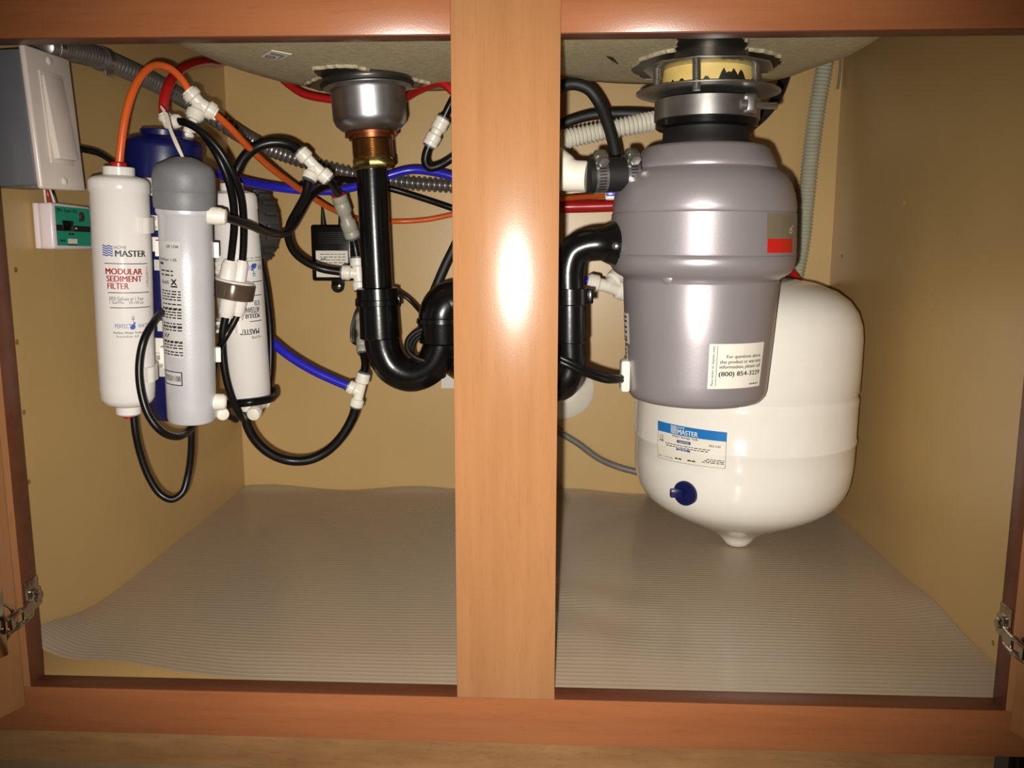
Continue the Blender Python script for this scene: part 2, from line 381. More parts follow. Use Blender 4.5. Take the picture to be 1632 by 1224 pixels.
def door(sx, ang, label, hz):
    a = math.radians(ang); t = Vector((sx*math.cos(a), -math.sin(a), 0))     # away from the hinge side, towards the room
    n = Vector((sx*math.sin(a), math.cos(a), 0))                              # thickness goes outwards
    p0 = Vector((sx*380.5, -8.5, 0)); zb, zt, W, T = -11.0, 498.0, 372.0, 19.0
    R = Matrix((t, n, Vector((0, 0, 1)))).transposed()
    def bx(s0, s1, z0, z1, y0, y1, b=.8, mb=None):
        return (mb or MB()).box(p0+t*((s0+s1)/2)+n*((y0+y1)/2)+Vector((0, 0, (z0+z1)/2)), (s1-s0, y1-y0, z1-z0), b, R)
    d = part('cabinet_door', bx(58, W-58, zb+58, zt-58, 5, T-5, .5), WOODV, ff, label)
    part('door_stile', bx(0, 58, zb, zt, 0, T), WOODV, d); part('door_stile', bx(W-58, W, zb, zt, 0, T), WOODV, d)
    part('door_rail', bx(58, W-58, zb, zb+58, 0, T), WOODH, d); part('door_rail', bx(58, W-58, zt-58, zt, 0, T), WOODH, d)
    # hinge: plate on the inner edge of the stile, curved arm, cup with flange in the door
    zc = Vector((0, 0, hz)); c = Vector((sx*380.2, 10.5, hz+9))
    h = MB().box(c, (1.6, 17, 26), .5).box(c+Vector((-sx*1.8, 2, -3)), (3.4, 11, 15), 1.2)
    h.box(c+Vector((-sx*1.8, -7, -9)), (3.4, 9, 13), 1.2)
    e = p0+t*12-n*4
    a0 = c+Vector((-sx*2.5, -6, -9)); a2 = Vector((e.x, e.y, hz-3)); a1 = (a0+a2)/2+Vector((-sx*3, -1, 1))
    for q in (5.5, -5.5): h.tube(spline([a0+Vector((0, 0, q)), a1+Vector((0, 0, q)), a2+Vector((0, 0, q))], 8), [1.6]*8+[2.2]*8+[2.4], 10)
    h.box((a0+a1)/2, (2.5, 9, 12), .8); h.box(a1*.4+a2*.6, (4, 8, 10), 1)
    h.lathe([(18, -1), (18, 1.4), (16.4, 1.6), (15.6, .6), (15.4, -7), (2, -7.5)], p0+t*20+zc, -n, 36)
    h.box(p0+t*20-n*.9+zc, (18, 1.8, 54), .7, R)
    hg = part('hinge', h, CHROME, d, 'shiny nickel concealed hinge')
    sc_ = MB().lathe([(4.4, 0), (4.4, 1.2), (3.2, 2.4), (.5, 2.7)], c+Vector((-sx*3.2, 2.5, -2)), (-sx, 0, 0), 20)
    part('hinge_screw', sc_, CHROME, d)
for sx, lab, hz in ((-1, 'left cabinet door standing open', 64.), (1, 'right cabinet door standing open', 58.)): door(sx, 68, lab, hz)
# black appliance kick beside the cabinet
dw = thing('dishwasher', 'black dishwasher base just right of the toe kick', 'dishwasher', (560, 60, -114))
part('kick_panel', MB().box((640, 66, -70), (424, 16, 86), 1.5), BLACKP, dw)
part('front_panel', MB().box((640, 20, 330), (416, 24, 706), 3), BLACKP, dw)
# ------------------------------------------------------------------ ribbed liner
def liner():
    P = 6.0; nx = 84; ys = []; y = 19.5
    while y < DEP-1.5: ys.append(y); y += P/9
    mb = MB(); vs = []; fs = []; rnd = random.Random(3)
    def lift(X, Y):
        z = 1.6
        z += 26*math.exp(-((X+412)/26)**2)*math.exp(-((Y-25)/85)**2)                      # left edge rides up the side panel
        z += 5*math.exp(-((X-408)/30)**2)*(.3+math.exp(-((Y-190)/50)**2))
        z += 7*math.exp(-((X-75)/30)**2-((Y-520)/30)**2)                                   # a buckle at the back
        z += 1.6*(1+math.sin(X*.019+1)*math.sin(Y*.021+X*.006))*.5
        z += 2.2*math.exp(-((X-55)/60)**2-((Y-170)/90)**2)*(1+math.sin(Y*.06+X*.03))
        z += 3.0*math.exp(-((Y-560)/18)**2)*(1+math.sin(X*.03))
        d = math.hypot(X-255, Y-360)
        if d < 60: z = 1.6+(z-1.6)*max(0, (d-18)/42) if d > 18 else 1.6
        return z
    for i, y in enumerate(ys):
        for k in range(nx+1):
            X = -AX+1.2+(2*AX-2.4)*k/nx
            Y = y
            fr = 19.5+max(0., 24*math.exp(-((X+345)/70)**2)-1.0)
            if Y < 140: Y = fr+(Y-19.5)*(140-fr)/(140-19.5)
            ph = (i % 9)/9.0
            rib = .24*math.exp(-((ph-.5)/.15)**2)
            k_ = 1 if X < -260 else min(1, (y-19.5)/45)
            z = .25+(lift(X, y)-.25)*max(k_, min(1, max(0, (-200-X)/60)))+rib
            xx = X
            vs.append((xx, Y, z))
    for i in range(len(ys)-1):
        for k in range(nx): a = i*(nx+1)+k; fs.append((a, a+1, a+nx+2, a+nx+1))
    mb.add(vs, fs); me = solo('shelf_liner', mb, LINER, 'clear ribbed plastic liner lying over the cabinet bottom', 'shelf liner')
    me.data.set_sharp_from_angle(angle=math.radians(80))
liner()
# ================================================================== SINK
SZ = 520.0
sink = thing('double_bowl_sink', 'underside of a double-bowl sink sprayed with beige sound coating', 'sink', (0, 230, SZ-6))
def bowl(pts, ctr):
    pts = spline(pts+[pts[0]], 6)[:-1]; n = len(pts); c = Vector((ctr[0], ctr[1], 0)); mb = MB(); vs = []; fs = []
    cen = sum((Vector(p) for p in pts), Vector())/n
    rings = [(k/6., None) for k in range(1, 7)]
    vs.append((ctr[0], ctr[1], SZ-3))
    for k, _ in rings:
        for p in pts: q = c+(Vector((p.x, p.y, 0))-c)*k; vs.append((q.x, q.y, SZ-3*(1-k)))
    for ex, z in ((4, SZ+2), (8, SZ+8), (10, SZ+20), (12, TOPZ-2)):
        for p in pts:
            d = (Vector((p.x, p.y, 0))-Vector((cen.x, cen.y, 0))).normalized(); vs.append((p.x+d.x*ex, p.y+d.y*ex, z))
    for k in range(n): fs.append((0, 1+k, 1+(k+1) % n))
    for i in range(9):
        for k in range(n): a = 1+i*n; fs.append((a+k, a+(k+1) % n, a+n+(k+1) % n, a+n+k))
    return mb.add(vs, fs)
LB = [PZ(x, y, SZ) for x, y in ((280, 66), (318, 86), (358, 103), (400, 117), (470, 135), (530, 143), (600, 146), (700, 145))]
LB = [Vector((-281, 64, SZ))]+LB+[Vector((-34, 365, SZ)), Vector((-14, 335, SZ)), Vector((-12, 200, SZ)), Vector((-14, 62, SZ)), Vector((-150, 48, SZ))]
RB = [PZ(x, y, SZ) for x, y in ((905, 123), (945, 130), (1010, 134), (1100, 134), (1190, 132), (1240, 127), (1300, 107), (1345, 92), (1413, 52))]
RB = [Vector((16, 62, SZ)), Vector((14, 200, SZ)), Vector((18, 280, SZ))]+RB+[Vector((300, 62, SZ)), Vector((160, 48, SZ))]
DL = PZ(585, 119, SZ); DR = PY(1118, 100, 250)
part('left_bowl', bowl(LB, (DL.x, 285)), SINKC, sink); part('right_bowl', bowl(RB, (181, 250)), SINKC, sink)
def patch(pixels, extra, name, ctr):
    P = [PZ(x, y, SZ-1.5) for x, y in pixels]; P = extra(P) if extra else P
    rnd = random.Random(len(P)); pts = []
    for a, b in zip(P, P[1:]+P[:1]):
        for k in range(6):
            q = a+(b-a)*(k/6); n_ = (b-a).cross(Vector((0, 0, 1))); n_ = n_.normalized() if n_.length else n_
            pts.append(q+n_*rnd.uniform(-1.6, 1.6))
    def zs(p):
        return Vector((p.x, p.y, SZ-4.6))
    mb = MB().prism([zs(p) for p in pts], (0, 0, 1.2)); part(name, mb, DSTEEL, sink, 'bare dark steel where the coating is torn away')
    c = sum(pts, Vector())/len(pts); mb2 = MB(); vs = []; fs = []; n = len(pts)
    for p in pts:
        d = (p-c).normalized(); w_ = rnd.uniform(.05, .55)
        vs += [Vector((p.x, p.y, SZ-5.2))-d*.6, Vector((p.x, p.y, SZ-4.2))+d*w_, Vector((p.x, p.y, SZ-2))+d*w_]
    for i in range(n):
        j = (i+1) % n; fs += [(3*i, 3*j, 3*j+1, 3*i+1), (3*i+1, 3*j+1, 3*j+2, 3*i+2)]
    part('torn_edge', mb2.add(vs, fs), TORN, sink, 'ragged pale edge of the torn coating', flat=True)
patch([(484, 132), (497, 125), (511, 119), (499, 111), (497, 105), (536, 102), (565, 102), (590, 108), (602, 114), (624, 118), (655, 122), (684, 129), (660, 137), (511, 141)], None, 'bare_patch', DL)
patch([(1006, 104), (1025, 89), (1051, 80), (1076, 75), (1077, 67), (1080, 57), (1083, 46), (1185, 46), (1187, 57), (1194, 67), (1187, 74), (1223, 78), (1245, 86), (1248, 95), (1235, 102), (1223, 112), (1130, 120), (1027, 121), (1007, 109)], None, 'bare_patch', DR)
# a gouge in the coating on the right bowl
part('gouge', MB().tube([PZ(967, 90, SZ-3.2), PZ(976, 94, SZ-3.4), PZ(985, 102, SZ-3.4)], [.4, 1.6, .4], 6), DSTEEL, sink)
q = [PZ(x, y, SZ-4) for x, y in ((417, 91), (443, 97), (465, 87), (433, 81))]
nrm = Vector((0, 0, -1))
part('sticker', MB().prism([p for p in q], (0, 0, .8)), PAPER, sink, 'white paper sticker on the coating')
mp = flatmap(q[0]+nrm*.2, q[1]+nrm*.2, q[3]+nrm*.2, nrm); mb = MB()
for k in range(20):
    a0, a1 = 2*PI*k/20, 2*PI*(k+1)/20
    mb.add([mp(.36+.3*math.cos(a0), .27+.17*math.sin(a0), .1), mp(.36+.3*math.cos(a1), .27+.17*math.sin(a1), .1), mp(.36+.22*math.cos(a1), .27+.1*math.sin(a1), .1), mp(.36+.22*math.cos(a0), .27+.1*math.sin(a0), .1)], [(0, 1, 2, 3)])
prect(mb, mp, .1, .9, .72, .78, .1); prect(mb, mp, .15, .8, .62, .66, .1); prect(mb, mp, .83, .88, .1, .8, .1); prect(mb, mp, .28, .44, .25, .29, .1)
part('sticker_print', mb, INK, sink)
# ================================================================== BASKET STRAINER
SY = 285
st = Cyl((585, 130, SY), (597, 270, SY), [(130, 60), (270, 30)])
bs = thing('basket_strainer', 'steel basket strainer cup under the left bowl with copper nut', 'sink strainer', st.b)
def tp(name, cyl, rows, material, parent, label=None, seg=48):
    return part(name, MB().lathe([(r, h) for h, r in cyl.sub(rows)], cyl.b, cyl.e, seg), material, parent, label)
tp('sink_flange', st, [(118, 64), (122, 70), (130, 73), (134, 72)], DSTEEL, bs)
tp('rubber_gasket', st, [(133.5, 72), (134, 74.5), (138, 74), (139.5, 72)], BLACKR, bs)
tp('strainer_cup', st, [(139.5, 70), (141, 70), (144, 61), (146, 60), (150, 59), (190, 58.5), (199, 55), (206, 48), (211, 40), (213, 36)], STEEL, bs, seg=64)
tp('lock_nut', st, [(212, 43), (217, 43), (217.5, 37), (222.5, 37)], COPPER, bs, 'copper coloured lock nut', seg=12)
thr = []
for k in range(11):
    y = 222+k*2.8; thr += [(y, 31), (y+1.4, 33)]
tp('threaded_neck', st, thr+[(253, 31)], BRONZE, bs, 'brown threaded brass neck')
tp('slip_nut', st, [(252, 33), (253.5, 34), (266, 34), (268, 33), (270.5, 30)], BRASS, bs, 'yellow brass slip nut', seg=8)
# ================================================================== LEFT TRAP
T = thing('drain_trap', 'black plastic tailpiece and trap below the strainer, left of the centre stile', 'drain pipe', PY(640, 625, SY))
def pipe(pl, rl, parent, name, material=BLACKP, seg=28, n=10):
    pts = spline(px(pl), n)
    if isinstance(rl, (int, float)): rr = [rl]*len(pts)
    else:
        rr = []
        for i in range(len(pts)):
            t = i/n; k = min(int(t), len(rl)-2); rr.append(rl[k]+(rl[k+1]-rl[k])*(t-k))
    return part(name, MB().tube(pts, rr, seg), material, parent)
pipe([(592, 269, SY), (596, 350, SY), (602, 470, SY)], 15.8, T, 'tailpiece')
nt_ = Cyl((600, 440, SY), (606, 545, SY), [(440, 29), (545, 31)])
tp('slip_nut', nt_, [(458, 27), (460, 33), (477, 33.5), (478, 36), (486, 36), (487, 32)], BLACKP, T, seg=24)
part('nut_wing', MB().box(PY(571, 482, SY), (5, 8, 9), 1), BLACKP, T); part('nut_wing', MB().box(PY(634, 480, SY), (6, 8, 12), 1), BLACKP, T)
tp('trap_socket', nt_, [(486, 30.5), (538, 31.5), (540, 29)], BLACKP, T, seg=32)
pipe([(607, 530, SY), (612, 560, SY), (627, 586, SY), (655, 597, SY), (683, 586, SY), (699, 560, SY), (703, 530, SY)], 18.6, T, 'trap_bend', seg=32)
n2 = Cyl((703, 490, SY), (704, 545, SY), [(490, 36), (545, 36)])
tp('trap_union_nut', n2, [(505, 32), (507, 39), (514, 40), (515, 38), (545, 36), (548, 32)], BLACKP, T, seg=36)
pipe([(703, 510, SY), (704, 500, SY), (712, 487, SY+2), (735, 481, SY+8), (800, 484, SY+90)], 24, T, 'trap_elbow', seg=32)
pipe([(740, 490, SY+60), (800, 540, SY+130), (860, 600, SY+200), (895, 618, 548)], 18.6, T, 'waste_arm')
# ================================================================== DISPOSER
DY = 182
D = Cyl((1128, 130, DY), (1108, 640, DY), [(228, 70), (640, 105)])
dz = thing('garbage_disposer', 'silver-grey garbage disposer hanging under the right bowl', 'garbage disposer', D.b)
def hw(c, y, x): return abs(x-proj(c.b+c.e*c.h_axis(y))[0])
ax = lambda y: proj(D.b+D.e*D.h_axis(y))[0]
body = [(233, 60), (233.5, 84), (236, 94), (241, 100), (262, 109.5), (268, 111.5), (271, 110.5), (273.5, 114), (283, 127), (296, 135), (312, 140.5), (330, 143.5), (338, 143), (340, 142.2), (342, 144), (402, 145), (405.5, 145.5), (406.5, 144), (411, 144), (413, 145), (424, 143), (433, 137), (438, 130), (441, 124)]
D.prof = D.sub(body+[(446, 122), (452, 121.5), (540, 115), (600, 110), (618, 108.5), (626, 106), (632, 101), (635, 92)])
def band(y0, y1): return [(y, v) for y, v in body if y0 <= y <= y1]
part('upper_shell', MB().lathe([(r, h) for h, r in D.sub(band(220, 407))], D.b, D.e, 72), DISP, dz)
part('trim_band', MB().lathe([(r, h) for h, r in D.sub([(406, 144), (407.5, 145.5), (410, 144), (412, 145), (424, 143), (433, 137), (438, 130), (441, 124), (444, 121)])], D.b, D.e, 72), DISP, dz)
part('motor_shell', MB().lathe([(r, h) for h, r in D.sub([(444, 120), (446, 122), (448, 121), (450, 121.5), (540, 115), (600, 110), (618, 108.5), (626, 106), (632, 101), (635, 92), (636, 60)])], D.b, D.e, 72), DISP, dz)
part('dimple', MB().lathe([(5.5, 0), (5.0, .6), (3, 1.5), (.5, 1.9)], D.pt(*D.find(1062, 443), -1.5), (D.u*math.cos(-.45)+D.w*math.sin(-.45)), 20), DISP, dz)
tp('rubber_neck', D, [(195, 66), (205, 67.5), (224, 68), (229, 71), (234, 71)], BLACKR, dz, 'black rubber neck')
tp('mounting_ring', D, [(160, 72), (161, 80), (204, 80), (207, 76)], BLACKP, dz)
tp('clamp_band', D, [(161.5, 80.5), (162.5, 82.5), (193, 82.5), (194, 80.5)], ZINC, dz, 'shiny steel clamp band')
a_, h_ = D.find(1188, 165)
D2 = D.b+D.e*D.h_axis(168)
ear = D2+RGT*47+Vector((0, -20, 0))
part('clamp_ear', MB().box(PY(1193, 166, DY-34), (15, 12, 18), 4.5, None, 3), ZINC, dz)
part('clamp_screw', MB().lathe([(5.2, -14), (5.2, -8), (3.1, -8), (3.1, 18), (2.4, 19)], PY(1204, 168, DY-36), (1, .12, -.02), 12), ZINC, dz)
tp('lower_flange', D, [(146, 70), (146.5, 110), (148, 113), (150, 113), (151.5, 109), (152.2, 74)], ZINC, dz, 'round zinc mounting flange')
tp('upper_flange', D, [(107, 72), (108, 99), (109.5, 103), (112, 103), (113.5, 99), (114, 72)], ZINC, dz, 'zinc backup flange under the sink', seg=10)
tp('backup_ring', D, [(107, 71), (118, 71), (142, 73), (145, 73)], PUTTY, dz, 'yellowed fibre ring')
for x, y1, y2, dY in ((1110, 93, 144, -53), (1047, 108, 137, -12), (1204, 104, 131, -22)):
    p1 = PY(x, y1, DY+dY); p2 = PY(x, y2, DY+dY); L = (p1-p2).length; pr = []
    k = 0.
    while k < L: pr += [(3.1, k), (3.6, k+.7)]; k += 1.4
    part('mounting_screw', MB().lathe(pr, p2, p1-p2, 12), ZINC, dz)
tp('sink_sleeve', D, [(70, 62), (107, 66), (108, 60)], DSTEEL, dz)
# torn black sheet edge around the ring
mb = MB(); vs = []; fs = []; r0 = 73*depth(D.b)/F+.5; rnd = random.Random(5); N = 60; hb = D.h_axis(145)
for k in range(N+1):
    a = -1.5+3.0*k/N; hh = 2+4*abs(math.sin(k*.9))*rnd.random()+ (7 if 34 < k < 46 else 0)*rnd.uniform(.4, 1)
    d = D.u*math.cos(a)+D.w*math.sin(a); vs += [D.b+D.e*hb+d*r0, D.b+D.e*(hb+hh)+d*r0]
for k in range(N): fs.append((2*k, 2*k+2, 2*k+3, 2*k+1))
part('rubber_gasket', mb.add(vs, fs), BLACKR, dz)
# stickers on the disposer
mp = D.region(1222, 1263, 340, 403); mb = MB(); prect(mb, mp, 0, 1, .36, 1, .35, 10, 4); part('label', mb, LABELT, dz, 'olive grey and red side label')
mb = MB(); prect(mb, mp, 0.02, 1, 0, .36, .36, 10, 2); part('label_red_field', mb, LABELR, dz)
mb = MB(); ptext(mb, mp, 'D', .8, .93, .5, .62, .0, 0, .6); ptext(mb, mp, '/', .86, .98, .62, .72, .0, 0, .6); part('lettering', mb, PAPER, dz)
mp = D.region(1129, 1213, 548, 619); mb = MB(); prect(mb, mp, 0, 1, 0, 1, .3, 12, 6); part('warranty_sticker', mb, PAPER, dz, 'white sticker with a phone number')
mb = MB()
ptext(mb, mp, 'For questions about', .27, .92, .66, .755, .008, 0, .55); ptext(mb, mp, 'this product or warranty', .17, .95, .54, .64, .008, 0, .55)
ptext(mb, mp, 'information, please call', .17, .94, .43, .53, .008, 0, .55); ptext(mb, mp, '(800) 854-3229', .16, .94, .25, .385, .022, 0, .55)
pdash(mb, mp, .73, .92, .065, .095, 5, 4, .55); ptext(mb, mp, 'Place sticker on disposer units', .045, .095, .07, .95, .008, 1, .55); prect(mb, mp, .118, .126, .06, .96, .55, 1, 8)
part('lettering', mb, INK, dz)
mp = D.region(989, 1003, 498, 544); mb = MB(); prect(mb, mp, 0, 1, 0, 1, .3, 6, 4); mp2 = D.region(990.5, 1001, 549, 572); prect(mb, mp2, 0, 1, 0, 1, .3, 6, 3)
part('side_sticker', mb, PAPER, dz)
mb = MB()
for k, t in enumerate((.84, .7, .5, .34, .16, .07)): pdash(mb, mp, .1, .75, t, t+.06, 2, k, .5)
for k in range(3): pdash(mb, mp2, .1, .8, .2+.25*k, .3+.25*k, 3, k, .5)
part('lettering', mb, INK, dz)
part('cord_grommet', MB().box(PY(996, 598, DY-8), (9, 20, 30), 3), FITW, dz)
# dishwasher inlet nipple
part('inlet_nipple', MB().lathe([(13.4, 0), (13.4, 40), (15, 40), (15, 46)], PY(1000, 277, 165), PY(1050, 279, 178)-PY(1000, 277, 165), 24), GEAR, dz)
# outlet elbow pipe from the disposer
E2 = thing('disposer_drain_pipe', 'black elbow drain pipe on the left side of the disposer', 'drain pipe', PY(905, 635, 158))
EY = 158
pipe([(988, 388, 166), (960, 389, EY), (934, 392, EY), (915, 402, EY), (906, 425, EY), (906, 480, EY)], 14.6, E2, 'elbow', seg=30)
part('elbow_flange', MB().lathe([(15, 0), (16, 3), (20, 13), (20, 17)], PY(960, 389, EY), PY(990, 389, 168)-PY(960, 389, EY), 30), BLACKP, E2)
part('flange_bolt', MB().lathe([(3.4, 0), (3.4, 4), (2, 5)], PY(983, 392, 148), (-.6, -.8, 0), 6), ZINC, E2)
n3 = Cyl((908, 440, EY), (908, 560, EY), [(440, 27), (560, 27)])
tp('slip_nut', n3, [(459, 25), (460, 30), (484, 30), (486, 28)], BLACKP, E2, seg=24)
part('nut_wing', MB().box(PY(941, 472, EY), (5, 9, 13), 1), BLACKP, E2)
tp('trap_socket', n3, [(485, 27), (544, 27.5), (546, 25)], BLACKP, E2, seg=32)
pipe([(908, 540, EY), (908, 585, EY), (900, 608, EY+1), (878, 618, EY+12), (830, 614, EY+70), (770, 600, EY+130), (724, 580, EY+180), (708, 560, EY+195), (704, 535, EY+205)], 14.6, E2, 'trap_bend', seg=30)
# ================================================================== side inlet: sleeve, clamps and white pipe
sl = thing('rubber_hose_sleeve', 'short black rubber sleeve joining white pipe to the disposer', 'hose connector', PY(972, 300, 160))
sa, sb = PY(934, 281, 156), PY(1014, 276, 168); sd = (sb-sa)
part('sleeve', MB().lathe([(14, 0), (15, .6), (15, sd.length-1), (14, sd.length)], sa, sd, 32), BLACKR, sl)
for i, (x, lb) in enumerate(((952, 'steel hose clamp around the sleeve on the white pipe side'), (1002, 'steel hose clamp around the sleeve beside the disposer shell'))):
    c = sa+sd*((x-933)/81.0); ed = sd.normalized(); hc = thing('hose_clamp', lb, 'hose clamp', c-Vector((0, 0, 18)))
    part('band', MB().lathe([(15.2, -5.6), (16.0, -5.6), (16.0, 5.6), (15.2, 5.6)], c, ed, 40, cap=False), ZINC, hc)
    mb = MB(); fr = Vector((0, -1, 0)); fr = (fr-ed*fr.dot(ed)).normalized(); upd = ed.cross(fr)
    if upd.z < 0: upd = -upd
    for k in range(9):
        a = -.9+k*.17; d = fr*math.cos(a)+upd*math.sin(a); t = -fr*math.sin(a)+upd*math.cos(a)
        R = Matrix((ed, d, t)).transposed(); mb.box(c+d*16.1, (6.4, .4, 1.1), 0, R)
    part('slot', mb, BLACKR, hc)
    d = fr*math.cos(.95)+upd*math.sin(.95); t = -fr*math.sin(.95)+upd*math.cos(.95); R = Matrix((ed, d, t)).transposed()
    part('screw_housing', MB().box(c+d*19.3, (12, 8, 12), 3, R), ZINC, hc)
    part('clamp_screw', MB().lathe([(5.6, 0), (5.6, 4), (4.4, 5.6), (1.5, 5.2)], c+d*19+t*-5.5, -t, 6), ZINC, hc)
wp = MB(); pts = spline(px([(936, 281, 156), (905, 278, 160), (882, 262, 168), (858, 248, 200), (840, 238, 245), (838, 236, 290)]), 10)
n = len(pts); wp.tube(pts, [13.4+2.6*min(1, max(0, (i/n-.1)*6))-5*max(0, (i/n-.7)/.3) for i in range(n)], 24)
solo('white_drain_pipe', wp, PIPEW, 'smooth white pipe entering the black sleeve from behind the centre stile', 'pipe')
# ================================================================== TANK
TY = 360
tk = Cyl((1195, 440, TY), (1174, 850, TY), [(440, 100), (850, 100)])
tank = thing('water_storage_tank', 'white enamel water tank standing on its rounded base behind the disposer', 'water tank', (255, 360, 2))
tb = tk.h_axis(846); base = PZ(1173, 868, 2.2); tk.b = Vector((253.0, 358.0, 1.6)); tk.e = (Vector((253.5, 359.0, 330))-tk.b).normalized()
c = CAM-tk.b; tk.u = (c-tk.e*c.dot(tk.e)).normalized(); tk.w = tk.e.cross(tk.u)
if tk.w.dot(RGT) < 0: tk.w = -tk.w
R0 = 121.5
tprof = [(.5, 0), (7, .2), (11, 1), (14, 3), (17, 7), (20, 11), (24, 15), (30, 19), (38, 23.5), (48, 28.5), (62, 35), (82, 44.5), (98, 54), (109, 63.5), (116, 75), (120, 87), (R0, 100), (R0+.8, 110), (R0+1.2, 132), (R0+2.2, 134), (R0+2.4, 137), (R0+1.2, 139), (R0+1.6, 176), (R0+1.9, 182), (R0+.4, 185), (R0+.2, 188), (R0+1.6, 191), (R0+2, 215), (R0+2, 248), (R0+.4, 262), (117, 276), (108, 288), (94, 298), (70, 307), (40, 312.5), (14, 314.5), (.5, 315)]
tk.prof = [(h, r) for r, h in tprof]
part('tank_body', MB().lathe(tprof, tk.b, tk.e, 96), TANKW, tank)
part('top_fitting', MB().lathe([(12, 312), (12, 328), (8, 329), (8, 345)], tk.b, tk.e, 20), ZINC, tank)
a_, h_ = tk.find(1093, 784)
d = tk.u*math.cos(a_)+tk.w*math.sin(a_); p = tk.pt(a_, h_)
part('valve_cap', MB().lathe([(13.3, -3), (13.3, 3), (12.4, 4.4), (8, 5)], p-Vector((0, 0, 1)), d, 32), NAVY, tank, 'round navy blue air valve cap')
part('cap_tab', MB().box(p+d*6-RGT*7, (13, 7, 9), 1.5), NAVY, tank)
mp = tk.region(1049, 1159, 680, 738)
aL, hL = tk.find(1049, 670); aR, hR = tk.find(1159, 689); aL2, hL2 = tk.find(1049, 729); aR2, hR2 = tk.find(1156, 747)
def mp(s, t, off=0., C=((aL, hL), (aR, hR), (aL2, hL2), (aR2, hR2))):
    a = (C[0][0]*(1-s)+C[1][0]*s)*t+(C[2][0]*(1-s)+C[3][0]*s)*(1-t); h = (C[0][1]*(1-s)+C[1][1]*s)*t+(C[2][1]*(1-s)+C[3][1]*s)*(1-t)
    return tk.pt(a, h, off)
mb = MB(); prect(mb, mp, 0, 1, 0, 1, .3, 20, 6); part('label', mb, PAPER, tank, 'paper label with a bright blue heading')
mb = MB(); prect(mb, mp, 0.005, .995, .74, 1, .5, 20, 2); part('label_heading', mb, INKP, tank)
mb = MB(); ptext(mb, mp, 'MASTER', .345, .64, .77, .9, .02, 0, .8); ptext(mb, mp, 'HOME', .345, .45, .92, .975, .0, 0, .8); pwaves(mb, mp, .24, .335, .76, .98, 5, .8); part('heading_lettering', mb, PAPER, tank)
mb = MB(); pframe(mb, mp, 0, 1, 0, 1, .005, .008, .45)
ptext(mb, mp, 'Water Storage Tank', .26, .64, .655, .73, .015, 0, .6); ptext(mb, mp, 'C E', .04, .11, .55, .65, .02, 0, .6); pdash(mb, mp, .04, .11, .49, .525, 2, 1, .6)
ptext(mb, mp, 'RO-132', .79, .93, .555, .61, .02, 0, .6)
pdash(mb, mp, .15, .8, .455, .475, 14, 3, .6); pdash(mb, mp, .17, .78, .405, .425, 13, 6, .6); pdash(mb, mp, .26, .62, .235, .26, 6, 8, .6)
ptext(mb, mp, '20111  0101106', .02, .27, .06, .11, .0, 0, .6); pdash(mb, mp, .31, .41, .085, .12, 2, 5, .6); pdash(mb, mp, .5, .61, .085, .12, 2, 2, .6)
for k in range(3): pdash(mb, mp, .76-.03*k, .98, .2-.045*k, .22-.045*k, 5, k+9, .6)
part('lettering', mb, INK, tank)
mb = MB(); prect(mb, mp, .335, .54, .53, .61, .55, 5); prect(mb, mp, .335, .54, .31, .39, .55, 5); pemblem(mb, mp, .465, .05, .07, .17); part('blue_lettering_field', mb, INKB, tank)
mb = MB(); ptext(mb, mp, 'CAUTION', .37, .51, .545, .595, .01, 0, .85); ptext(mb, mp, 'NOTICE', .38, .5, .325, .375, .01, 0, .85); part('field_lettering', mb, PAPER, tank)
# ================================================================== SWITCH BOX (left side panel)
tl, tr_, bl, br = PX(31, 68, -361), PX(113, 95, -359), PX(70, 301, -355), PX(132, 305, -357)
eu = ((tr_-tl)+(br-bl)).normalized(); ev = (tl-bl)+(tr_-br); ev = (ev-eu*ev.dot(eu)).normalized(); en = eu.cross(ev)
if en.x < 0: en = -en
wd = ((tr_-tl).length+(br-bl).length)/2; ht = ((tl-bl).length+(tr_-br).length)/2; ctr = (tl+tr_+bl+br)/4; R = Matrix((eu, en, ev)).transposed()
sw = thing('switch_box', 'grey steel box with ivory rocker switch plate, upper left side panel', 'light switch', ctr-ev*ht/2-en*20)
part('box', MB().box(ctr-en*25.5, (wd-3, 43, ht-6), 1.5, R), BOXG, sw, 'grey painted steel box')
plt = part('cover_plate', MB().box(ctr-en*1.5, (wd, 5, ht), 2.2, R, 3), PLATEW, sw)
part('rocker_frame', MB().box(ctr+en*1.2+ev*2, (wd*.52, 1.6, ht*.66), .7, R), PLATEW, plt)
Rr = R @ Matrix.Rotation(math.radians(4), 3, 'X')
part('rocker', MB().box(ctr+en*3.0+ev*2, (wd*.44, 5, ht*.60), 1.2, Rr), PLATEW, plt)
for q in (.435, -.435):
    part('screw', MB().lathe([(3.4, 0), (3.4, .5), (2.4, 1.4), (.3, 1.6)], ctr+en*.9+ev*ht*q, en, 18), PLATEW, plt)
# wires of the box
solo('black_wire_pair', MB().tube(spline(px([(110, 236, 100), (140, 241, 112), (160, 247, 125), (185, 263, 140), (215, 280, 165)]), 8), 2.0, 8).tube(spline(px([(110, 231, 100), (138, 236, 112), (158, 242, 125), (188, 262, 140), (216, 278, 166)]), 8), 1.1, 8), BLACKT, 'thin black wire pair running from behind the switch box', 'wire')
